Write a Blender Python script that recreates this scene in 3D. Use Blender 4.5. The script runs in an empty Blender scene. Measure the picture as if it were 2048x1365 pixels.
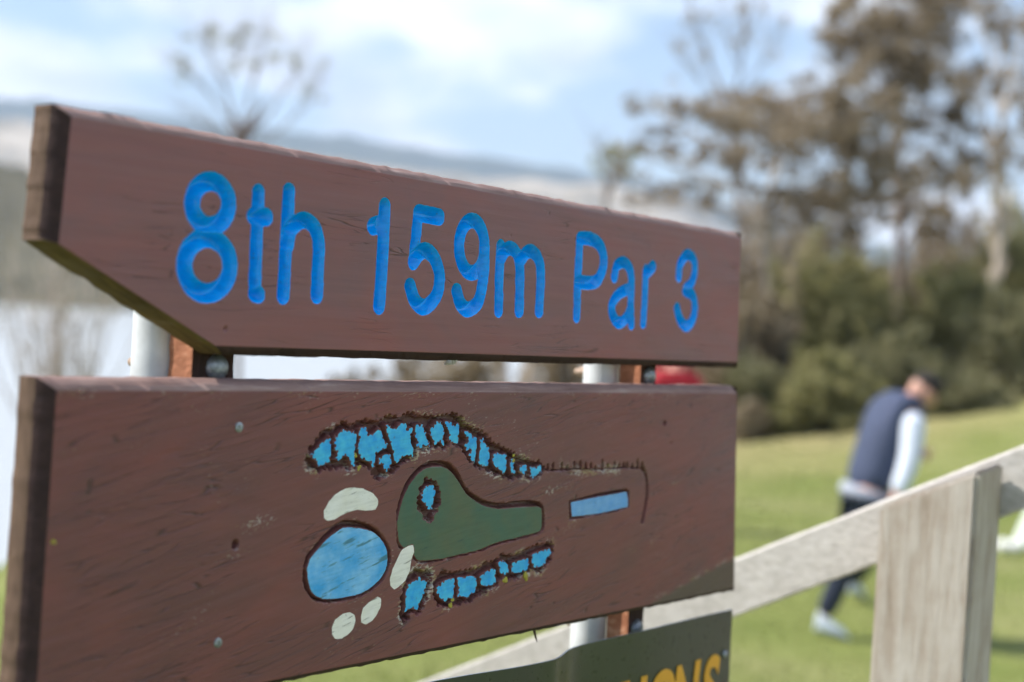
import bpy, bmesh, math, random
import numpy as np
from mathutils import Vector, Matrix

# ---------------------------------------------------------------- camera, sky, sun, exposure
SC = bpy.context.scene
COL = SC.collection
random.seed(8)
RNG = np.random.default_rng(159)
PITCH, ROLL, EYE = math.radians(-2.0), math.atan(0.05), Vector((0, 0, 1.62))
FWD = Vector((0, math.cos(PITCH), math.sin(PITCH)))
UP0 = Vector((0, -math.sin(PITCH), math.cos(PITCH)))
RIGHT = math.cos(ROLL) * Vector((1, 0, 0)) + math.sin(ROLL) * UP0
UP = -math.sin(ROLL) * Vector((1, 0, 0)) + math.cos(ROLL) * UP0
cam = bpy.data.cameras.new('camera')
cam.lens, cam.sensor_width, cam.clip_start, cam.clip_end = 50.0, 36.0, 0.05, 20000
cam.dof.use_dof = True
cam.dof.focus_distance = 1.5
cam.dof.aperture_fstop = 2.7
cam_ob = bpy.data.objects.new('camera', cam)
m = Matrix((RIGHT, UP, -FWD)).transposed().to_4x4()
m.translation = EYE
cam_ob.matrix_world = m
COL.objects.link(cam_ob)
SC.camera = cam_ob
SUN_EL, SUN_AZ = math.radians(46), math.atan2(-0.9986, 0.035)     # azimuth from +Y towards +X
world = bpy.data.worlds.new('World')
SC.world = world
world.use_nodes = True
def setup_world():
    nt = world.node_tree
    N, L = nt.nodes, nt.links
    N.clear()
    out = N.new('ShaderNodeOutputWorld'); bg = N.new('ShaderNodeBackground')
    bg.inputs['Strength'].default_value = 0.10
    sky = N.new('ShaderNodeTexSky'); sky.sky_type = 'NISHITA'; sky.sun_disc = False
    sky.sun_elevation = SUN_EL; sky.sun_rotation = SUN_AZ
    sky.air_density = 1.0; sky.dust_density = 0.3; sky.ozone_density = 2.0
    tc = N.new('ShaderNodeTexCoord')
    sep = N.new('ShaderNodeSeparateXYZ'); L.new(tc.outputs['Generated'], sep.inputs[0])
    # cloud layer seen in perspective: direction divided by its height above the horizon
    mz = N.new('ShaderNodeMath'); mz.operation = 'MAXIMUM'; mz.inputs[1].default_value = 0.0
    L.new(sep.outputs['Z'], mz.inputs[0])
    az = N.new('ShaderNodeMath'); az.operation = 'ADD'; az.inputs[1].default_value = 0.16
    L.new(mz.outputs[0], az.inputs[0])
    dv = N.new('ShaderNodeVectorMath'); dv.operation = 'DIVIDE'
    cb = N.new('ShaderNodeCombineXYZ')
    for i in range(3): L.new(az.outputs[0], cb.inputs[i])
    L.new(tc.outputs['Generated'], dv.inputs[0]); L.new(cb.outputs[0], dv.inputs[1])
    mp = N.new('ShaderNodeMapping'); mp.inputs['Location'].default_value = CLOUD_OFFSET
    mp.inputs['Scale'].default_value = (1.0, 0.75, 0.9)
    L.new(dv.outputs[0], mp.inputs['Vector'])
    nz = N.new('ShaderNodeTexNoise'); nz.inputs['Scale'].default_value = 1.15
    nz.inputs['Detail'].default_value = 7; nz.inputs['Roughness'].default_value = 0.52
    L.new(mp.outputs[0], nz.inputs['Vector'])
    rp = N.new('ShaderNodeValToRGB')
    rp.color_ramp.elements[0].position = 0.465; rp.color_ramp.elements[1].position = 0.585
    rp.color_ramp.interpolation = 'EASE'
    L.new(nz.outputs['Fac'], rp.inputs[0])
    n2 = N.new('ShaderNodeTexNoise'); n2.inputs['Scale'].default_value = 2.6; n2.inputs['Detail'].default_value = 4
    L.new(mp.outputs[0], n2.inputs['Vector'])
    cl = N.new('ShaderNodeValToRGB')
    cl.color_ramp.elements[0].position = 0.35; cl.color_ramp.elements[0].color = (5.2, 5.7, 6.6, 1)
    cl.color_ramp.elements[1].position = 0.62; cl.color_ramp.elements[1].color = (9.0, 9.1, 9.3, 1)
    L.new(n2.outputs['Fac'], cl.inputs[0])
    mx = N.new('ShaderNodeMix'); mx.data_type = 'RGBA'
    L.new(rp.outputs['Color'], mx.inputs['Factor']); L.new(sky.outputs[0], mx.inputs['A']); L.new(cl.outputs['Color'], mx.inputs['B'])
    L.new(mx.outputs['Result'], bg.inputs['Color']); L.new(bg.outputs[0], out.inputs['Surface'])
CLOUD_OFFSET = (-1.3, 1.04, 0.0)
setup_world()
sun = bpy.data.lights.new('sun', 'SUN')
sun.energy, sun.angle, sun.color = 4.4, math.radians(0.5), (1.0, 0.94, 0.85)
sun_ob = bpy.data.objects.new('sun', sun)
COL.objects.link(sun_ob)
TO_SUN = Vector((math.sin(SUN_AZ) * math.cos(SUN_EL), math.cos(SUN_AZ) * math.cos(SUN_EL), math.sin(SUN_EL)))
sun_ob.rotation_euler = TO_SUN.to_track_quat('Z', 'Y').to_euler()
SC.view_settings.view_transform = 'Standard'
SC.view_settings.look = 'None'
SC.view_settings.exposure = 1.0
SC.view_settings.gamma = 1.0
SC.cycles.use_denoising = True
SC.cycles.max_bounces = 4
SC.cycles.diffuse_bounces = 3
SC.cycles.glossy_bounces = 2
SC.cycles.transmission_bounces = 3
SC.cycles.adaptive_threshold = 0.03
SC.cycles.volume_bounces = 0

# ---------------------------------------------------------------- helpers
def at(px, py, depth):
    """world point seen at a place of the 2048 x 1365 photograph, depth metres ahead"""
    px, py, depth = float(px), float(py), float(depth)
    return EYE + depth * ((px - 1024) / 2844.4 * RIGHT - (py - 682.5) / 2844.4 * UP + FWD)

def tag(o, label=None, cat=None, group=None, kind=None):
    if label: o['label'] = label
    if cat: o['category'] = cat
    if group: o['group'] = group
    if kind: o['kind'] = kind
    return o

def empty(name, loc=(0, 0, 0), parent=None):
    o = bpy.data.objects.new(name, None); o.location = loc; COL.objects.link(o)
    o.empty_display_size = 0.1
    if parent: o.parent = parent
    return o

def link_mesh(name, me, mats, parent=None, smooth=False):
    for mt in (mats if isinstance(mats, (list, tuple)) else [mats]): me.materials.append(mt)
    if smooth: me.polygons.foreach_set('use_smooth', [True] * len(me.polygons))
    o = bpy.data.objects.new(name, me); COL.objects.link(o)
    if parent: o.parent = parent
    return o

class MB:
    def __init__(s): s.v = []; s.f = []; s.m = []
    def add(s, vs, fs, mi=0):
        k = len(s.v); s.v += [tuple(p) for p in vs]; s.f += [tuple(i + k for i in f) for f in fs]; s.m += [mi] * len(fs)
    def box(s, lo, hi, mi=0, mat=None, bev=0.0):
        (a, b, c), (d, e, g) = lo, hi
        if bev <= 0:
            vs = [(a, b, c), (d, b, c), (d, e, c), (a, e, c), (a, b, g), (d, b, g), (d, e, g), (a, e, g)]
            fs = [(0, 3, 2, 1), (4, 5, 6, 7), (0, 1, 5, 4), (1, 2, 6, 5), (2, 3, 7, 6), (3, 0, 4, 7)]
        else:
            bm = bmesh.new()
            r = bmesh.ops.create_cube(bm, size=1)
            for v in r['verts']:
                v.co = Vector((a + (v.co.x + .5) * (d - a), b + (v.co.y + .5) * (e - b), c + (v.co.z + .5) * (g - c)))
            bmesh.ops.bevel(bm, geom=bm.edges[:], offset=bev, segments=2, affect='EDGES', profile=.6)
            bm.verts.index_update()
            vs = [v.co.copy() for v in bm.verts]; fs = [[v.index for v in f.verts] for f in bm.faces]; bm.free()
        if mat: vs = [mat @ Vector(p) for p in vs]
        s.add(vs, fs, mi)
    def tube(s, pts, rad, seg=8, mi=0, cap=True):
        pts = [Vector(p) for p in pts]
        rad = rad if isinstance(rad, (list, tuple)) else [rad] * len(pts)
        rings = []; ref = Vector((0.31, 0.17, 0.93))
        for i, p in enumerate(pts):
            t = (pts[min(i + 1, len(pts) - 1)] - pts[max(i - 1, 0)]).normalized()
            u = t.cross(ref)
            if u.length < 0.2: u = t.cross(Vector((1, 0, 0)))
            u.normalize(); w = t.cross(u)
            rings.append([p + rad[i] * (math.cos(2 * math.pi * k / seg) * u + math.sin(2 * math.pi * k / seg) * w) for k in range(seg)])
        vs = [q for r in rings for q in r]
        fs = [(i * seg + k, i * seg + (k + 1) % seg, (i + 1) * seg + (k + 1) % seg, (i + 1) * seg + k) for i in range(len(pts) - 1) for k in range(seg)]
        if cap: fs += [tuple(range(seg))[::-1], tuple(range((len(pts) - 1) * seg, len(pts) * seg))]
        s.add(vs, fs, mi)
    def lathe(s, prof, seg=20, mi=0, mat=None):
        vs = [(r * math.cos(2 * math.pi * k / seg), r * math.sin(2 * math.pi * k / seg), z) for r, z in prof for k in range(seg)]
        fs = [(i * seg + k, i * seg + (k + 1) % seg, (i + 1) * seg + (k + 1) % seg, (i + 1) * seg + k) for i in range(len(prof) - 1) for k in range(seg)]
        fs += [tuple(range(seg))[::-1], tuple(range((len(prof) - 1) * seg, len(prof) * seg))]
        if mat: vs = [mat @ Vector(p) for p in vs]
        s.add(vs, fs, mi)
    def build(s, name, mats, parent=None, smooth=False, sharp=None):
        me = bpy.data.meshes.new(name); me.from_pydata(s.v, [], s.f); me.update()
        if len(set(s.m)) > 1: me.polygons.foreach_set('material_index', s.m)
        o = link_mesh(name, me, mats, parent, smooth)
        if smooth and sharp: me.set_sharp_from_angle(angle=math.radians(sharp))
        return o

# ---------------------------------------------------------------- materials
def material(name, rough=0.6, spec=0.5):
    mt = bpy.data.materials.new(name); mt.use_nodes = True
    nt = mt.node_tree; b = nt.nodes['Principled BSDF']
    b.inputs['Roughness'].default_value = rough
    b.inputs['Specular IOR Level'].default_value = spec
    return mt, nt, b
def node(nt, kind, **kw):
    n = nt.nodes.new('ShaderNode' + kind)
    for k, v in kw.items():
        if k in n.inputs: n.inputs[k].default_value = v
        else: setattr(n, k, v)
    return n
def coords(nt, scale=(1, 1, 1), rot=(0, 0, 0), loc=(0, 0, 0), kind='Object'):
    t = node(nt, 'TexCoord'); src = t.outputs[kind]
    if any(rot):
        r = node(nt, 'Mapping'); r.inputs['Rotation'].default_value = rot; nt.links.new(src, r.inputs[0]); src = r.outputs[0]
    mp = node(nt, 'Mapping'); mp.inputs['Scale'].default_value = scale; mp.inputs['Location'].default_value = loc
    nt.links.new(src, mp.inputs[0]); return mp.outputs[0]
def noise(nt, vec, scale, detail=4, rough=0.55, dist=0.0):
    n = node(nt, 'TexNoise', Scale=scale, Detail=detail, Roughness=rough, Distortion=dist)
    nt.links.new(vec, n.inputs['Vector']); return n.outputs['Fac']
def ramp(nt, fac, stops, interp='LINEAR'):
    r = node(nt, 'ValToRGB'); r.color_ramp.interpolation = interp
    e = r.color_ramp.elements
    while len(e) < len(stops): e.new(0.5)
    for k, (p, c) in enumerate(stops):
        e[k].position = p; e[k].color = (c, c, c, 1) if isinstance(c, (int, float)) else (*c, 1)
    nt.links.new(fac, r.inputs[0]); return r.outputs['Color']
def mix(nt, fac, a, b, mode='MIX'):
    n = node(nt, 'Mix', data_type='RGBA', blend_type=mode)
    for s, x in (('Factor', fac), ('A', a), ('B', b)):
        i = n.inputs[s] if s == 'Factor' else [q for q in n.inputs if q.name == s and q.type == 'RGBA'][0]
        if s == 'Factor': i = n.inputs[0]
        if isinstance(x, (int, float)): i.default_value = x if s == 'Factor' else (x, x, x, 1)
        elif isinstance(x, tuple): i.default_value = (*x, 1)
        else: nt.links.new(x, i)
    return [q for q in n.outputs if q.type == 'RGBA'][0]
def math_n(nt, op, a, b=0.0):
    n = node(nt, 'Math', operation=op)
    for i, x in enumerate((a, b)):
        if isinstance(x, (int, float)): n.inputs[i].default_value = x
        else: nt.links.new(x, n.inputs[i])
    return n.outputs[0]
def bump(nt, b, h, strength, dist):
    n = node(nt, 'Bump', Strength=strength, Distance=dist)
    nt.links.new(h, n.inputs['Height']); nt.links.new(n.outputs[0], b.inputs['Normal'])
def setc(nt, b, c, name='Base Color'):
    if isinstance(c, tuple): b.inputs[name].default_value = (*c, 1)
    else: nt.links.new(c, b.inputs[name])

def mat_painted_wood(name, base, dark, faded, tilt, wear, rough=0.42):
    """old brown paint on timber: blotchy fade, fine checks along the grain, pale flecks where the paint is gone"""
    mt, nt, b = material(name, rough, 0.42)
    g = coords(nt, (1.3, 45, 45), (0, tilt, 0)); o = coords(nt)
    blot = noise(nt, coords(nt, (0.5, 1, 1.4), (0, tilt, 0)), 8, 5, 0.62, 0.8); grain = noise(nt, g, 3.0, 6, 0.65)
    c = mix(nt, ramp(nt, blot, [(0.30, 0.0), (0.70, 1.0)]), dark, base)
    c = mix(nt, ramp(nt, grain, [(0.38, 0.0), (0.78, 0.40)]), c, faded)
    g2 = coords(nt, (3.2, 70, 70), (0, tilt, 0), (0.3, 0.1, 0.7))
    chk = node(nt, 'TexVoronoi', feature='DISTANCE_TO_EDGE', Scale=2.6)
    dn = noise(nt, g2, 1.2, 3, 0.5)
    vm = node(nt, 'VectorMath', operation='ADD'); nt.links.new(g2, vm.inputs[0])
    cc = node(nt, 'CombineXYZ'); nt.links.new(dn, cc.inputs[2]); nt.links.new(cc.outputs[0], vm.inputs[1])
    nt.links.new(vm.outputs[0], chk.inputs['Vector'])
    line = ramp(nt, chk.outputs['Distance'], [(0.0, 1.0), (0.020 + 0.008 * wear, 0.0)])
    where = ramp(nt, noise(nt, coords(nt, (5, 12, 12), (0, tilt, 0), (1.7, 0, 0.4)), 1.6, 3), [(0.53 - 0.06 * wear, 0.0), (0.62 - 0.05 * wear, 1.0)])
    crack = math_n(nt, 'MULTIPLY', line, where)
    c = mix(nt, math_n(nt, 'MULTIPLY', crack, 0.68), c, (0.018, 0.012, 0.011))
    fl = noise(nt, coords(nt, (60, 60, 160), (0, tilt, 0)), 3.0, 3, 0.6)
    fw = ramp(nt, noise(nt, o, 9, 3, 0.6), [(0.52, 0.0), (0.68, 1.0)])
    at_ = node(nt, 'Attribute', attribute_name='wear'); fw = math_n(nt, 'MAXIMUM', fw, math_n(nt, 'MULTIPLY', at_.outputs['Fac'], 1.0))
    fl = math_n(nt, 'ADD', fl, math_n(nt, 'MULTIPLY', at_.outputs['Fac'], 0.15))
    fleck = math_n(nt, 'MULTIPLY', ramp(nt, fl, [(0.72 - 0.05 * wear, 0.0), (0.76 - 0.05 * wear, 1.0)]), fw)
    fcol = ramp(nt, noise(nt, o, 40, 2), [(0.42, (0.50, 0.47, 0.43)), (0.58, (0.30, 0.24, 0.10))])
    c = mix(nt, math_n(nt, 'MULTIPLY', fleck, 0.75), c, fcol)
    setc(nt, b, c)
    bz = node(nt, 'Attribute', attribute_name='bare'); c = mix(nt, math_n(nt, 'MULTIPLY', bz.outputs['Fac'], 0.85), c, mix(nt, grain, (0.035, 0.030, 0.020), (0.125, 0.105, 0.080)))
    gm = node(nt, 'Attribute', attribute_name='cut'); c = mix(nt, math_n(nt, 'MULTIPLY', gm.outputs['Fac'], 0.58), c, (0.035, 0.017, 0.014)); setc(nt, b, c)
    r = math_n(nt, 'ADD', math_n(nt, 'MULTIPLY', blot, 0.25), rough - 0.1); nt.links.new(r, b.inputs['Roughness'])
    h = math_n(nt, 'SUBTRACT', math_n(nt, 'MULTIPLY', grain, 0.5), crack)
    bump(nt, b, h, 0.55, 0.0012)
    return mt
def mat_bare_wood(name, stops, scale=(40, 40, 4), rough=0.8, depth=0.003):
    mt, nt, b = material(name, rough, 0.25)
    g = noise(nt, coords(nt, scale), 2.0, 7, 0.62, 0.4)
    big = noise(nt, coords(nt, (1, 1, 1)), 14, 4, 0.6)
    c = ramp(nt, math_n(nt, 'ADD', math_n(nt, 'MULTIPLY', g, 0.65), math_n(nt, 'MULTIPLY', big, 0.35)), stops)
    setc(nt, b, c); bump(nt, b, g, 0.6, depth); return mt
def mat_gloss_paint(name, col, col2, rough=0.3, nscale=60, streak=None, chips=0.5):
    mt, nt, b = material(name, rough, 0.5)
    f = noise(nt, coords(nt), nscale, 4, 0.6)
    c = mix(nt, ramp(nt, f, [(0.35, 0.0), (0.7, 1.0)]), col, col2)
    br = noise(nt, coords(nt, (14, 60, 130), (0, 0.12, 0)), 2.0, 5, 0.65)
    c = mix(nt, ramp(nt, br, [(0.36, 0.20), (0.56, 0.0)]), c, tuple(0.35 * q for q in col))
    dirt = noise(nt, coords(nt), 210, 3, 0.6)
    c = mix(nt, ramp(nt, dirt, [(0.64, 0.0), (0.74, chips)]), c, (0.10, 0.055, 0.045))
    if streak:
        s = noise(nt, coords(nt, (9, 60, 90), (0, 0.24, 0)), 2.2, 4, 0.6)
        c = mix(nt, ramp(nt, s, [(streak[1], 0.0), (streak[1] + 0.05, 0.85)]), c, streak[0])
    setc(nt, b, c); bump(nt, b, f, 0.35, 0.0008); return mt
def mat_plain(name, col, rough=0.6, metal=0.0, var=0.12, scale=30):
    mt, nt, b = material(name, rough)
    f = noise(nt, coords(nt), scale, 4)
    d = tuple(x * (1 - 2 * var) for x in col); e = tuple(min(1, x * (1 + var)) for x in col)
    setc(nt, b, ramp(nt, f, [(0.3, d), (0.7, e)])); b.inputs['Metallic'].default_value = metal; return mt
def mat_leaf(name, stops, trans=0.35):
    mt, nt, b = material(name, 0.55, 0.3)
    geo = node(nt, 'NewGeometry')
    c = ramp(nt, geo.outputs['Random Per Island'], stops)
    setc(nt, b, c)
    tr = node(nt, 'BsdfTranslucent'); nt.links.new(c, tr.inputs['Color'])
    ms = node(nt, 'MixShader'); ms.inputs[0].default_value = trans
    nt.links.new(b.outputs[0], ms.inputs[1]); nt.links.new(tr.outputs[0], ms.inputs[2])
    nt.links.new(ms.outputs[0], nt.nodes['Material Output'].inputs['Surface']); return mt

M = {}
M['board'] = mat_painted_wood('brown board paint', (0.252, 0.082, 0.075), (0.172, 0.086, 0.091), (0.278, 0.130, 0.122), 0.0, 0.35)
M['map'] = mat_painted_wood('brown weathered board paint', (0.205, 0.060, 0.052), (0.118, 0.051, 0.052), (0.228, 0.094, 0.086), 0.20, 1.8)
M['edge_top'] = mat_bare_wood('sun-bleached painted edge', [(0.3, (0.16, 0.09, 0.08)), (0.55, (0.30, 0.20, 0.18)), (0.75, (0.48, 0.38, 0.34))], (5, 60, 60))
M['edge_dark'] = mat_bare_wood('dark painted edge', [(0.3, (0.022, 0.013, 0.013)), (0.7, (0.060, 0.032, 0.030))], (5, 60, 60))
M['end_grain'] = mat_bare_wood('brown end grain', [(0.3, (0.075, 0.045, 0.031)), (0.6, (0.14, 0.088, 0.060)), (0.8, (0.21, 0.145, 0.10))], (60, 60, 25))
M['cut'] = mat_bare_wood('mossy saw cut', [(0.3, (0.035, 0.024, 0.010)), (0.55, (0.10, 0.07, 0.022)), (0.8, (0.17, 0.125, 0.045))], (12, 60, 12))
M['letter'] = mat_gloss_paint('blue letter paint', (0.0, 0.33, 0.93), (0.0, 0.41, 1.0), 0.2, 120, None, 0.45)
M['letter'].node_tree.nodes['Principled BSDF'].inputs['Specular IOR Level'].default_value = 0.35
M['b'] = mat_gloss_paint('blue patch paint', (0.0, 0.34, 0.80), (0.06, 0.56, 0.84), 0.42, 70)
M['p'] = M['b']
M['t'] = mat_gloss_paint('pale blue tee paint', (0.10, 0.34, 0.72), (0.20, 0.45, 0.75), 0.45, 60, ((0.06, 0.20, 0.35), 0.66))
M['l'] = mat_gloss_paint('blue lake paint', (0.03, 0.36, 0.78), (0.26, 0.60, 0.90), 0.45, 34, ((0.04, 0.17, 0.22), 0.57))
M['g'] = mat_gloss_paint('dull green fairway paint', (0.045, 0.125, 0.085), (0.10, 0.125, 0.065), 0.5, 16, ((0.025, 0.075, 0.065), 0.63))
M['w'] = mat_gloss_paint('cream bunker paint', (0.80, 0.79, 0.70), (0.86, 0.86, 0.82), 0.55, 40, ((0.16, 0.15, 0.12), 0.60))
M['lichen'] = mat_plain('yellow lichen', (0.38, 0.33, 0.05), 0.9)
M['galv'] = mat_plain('galvanised pipe', (0.62, 0.64, 0.65), 0.45, 0.15, 0.10, 25)
M['bolt'] = mat_plain('galvanised bolt', (0.30, 0.33, 0.36), 0.42, 0.6, 0.25, 160)
M['rust'] = mat_plain('rusty nut', (0.38, 0.27, 0.20), 0.7, 0.0, 0.25, 160)
M['batten'] = mat_bare_wood('rough red-brown batten', [(0.3, (0.20, 0.075, 0.038)), (0.55, (0.34, 0.14, 0.075)), (0.72, (0.58, 0.36, 0.24))], (30, 30, 70))
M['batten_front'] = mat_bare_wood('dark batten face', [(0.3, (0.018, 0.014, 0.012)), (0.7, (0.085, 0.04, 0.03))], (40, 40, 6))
def mat_plate():
    mt, nt, b = material('dark olive sheet metal', 0.30, 0.5)
    c = ramp(nt, noise(nt, coords(nt), 6, 4), [(0.3, (0.022, 0.034, 0.024)), (0.7, (0.040, 0.052, 0.036))])
    d = noise(nt, coords(nt, (90, 90, 6)), 2.0, 4, 0.6); e = noise(nt, coords(nt, (30, 30, 30)), 3.0, 4, 0.7)
    c = mix(nt, ramp(nt, d, [(0.70, 0.0), (0.78, 0.3)]), c, (0.32, 0.33, 0.31)); c = mix(nt, ramp(nt, e, [(0.70, 0.0), (0.76, 0.3)]), c, (0.22, 0.22, 0.19))
    setc(nt, b, c); nt.links.new(math_n(nt, 'ADD', math_n(nt, 'MULTIPLY', e, 0.3), 0.16), b.inputs['Roughness']); return mt
M['plate'] = mat_plate()
M['plate_edge'] = mat_plain('bare sheet edge', (0.45, 0.50, 0.58), 0.4, 0.6, 0.05)
M['yellow'] = mat_plain('yellow lettering', (0.72, 0.36, 0.02), 0.45, 0, 0.05)
M['rail'] = mat_bare_wood('weathered pale rail', [(0.3, (0.34, 0.315, 0.29)), (0.55, (0.50, 0.475, 0.45)), (0.8, (0.60, 0.58, 0.56))], (4, 50, 50))
M['post'] = mat_bare_wood('weathered grey-brown post', [(0.28, (0.19, 0.145, 0.105)), (0.42, (0.35, 0.295, 0.245)), (0.55, (0.44, 0.40, 0.355)), (0.75, (0.55, 0.525, 0.49))], (26, 26, 3.0))

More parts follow.
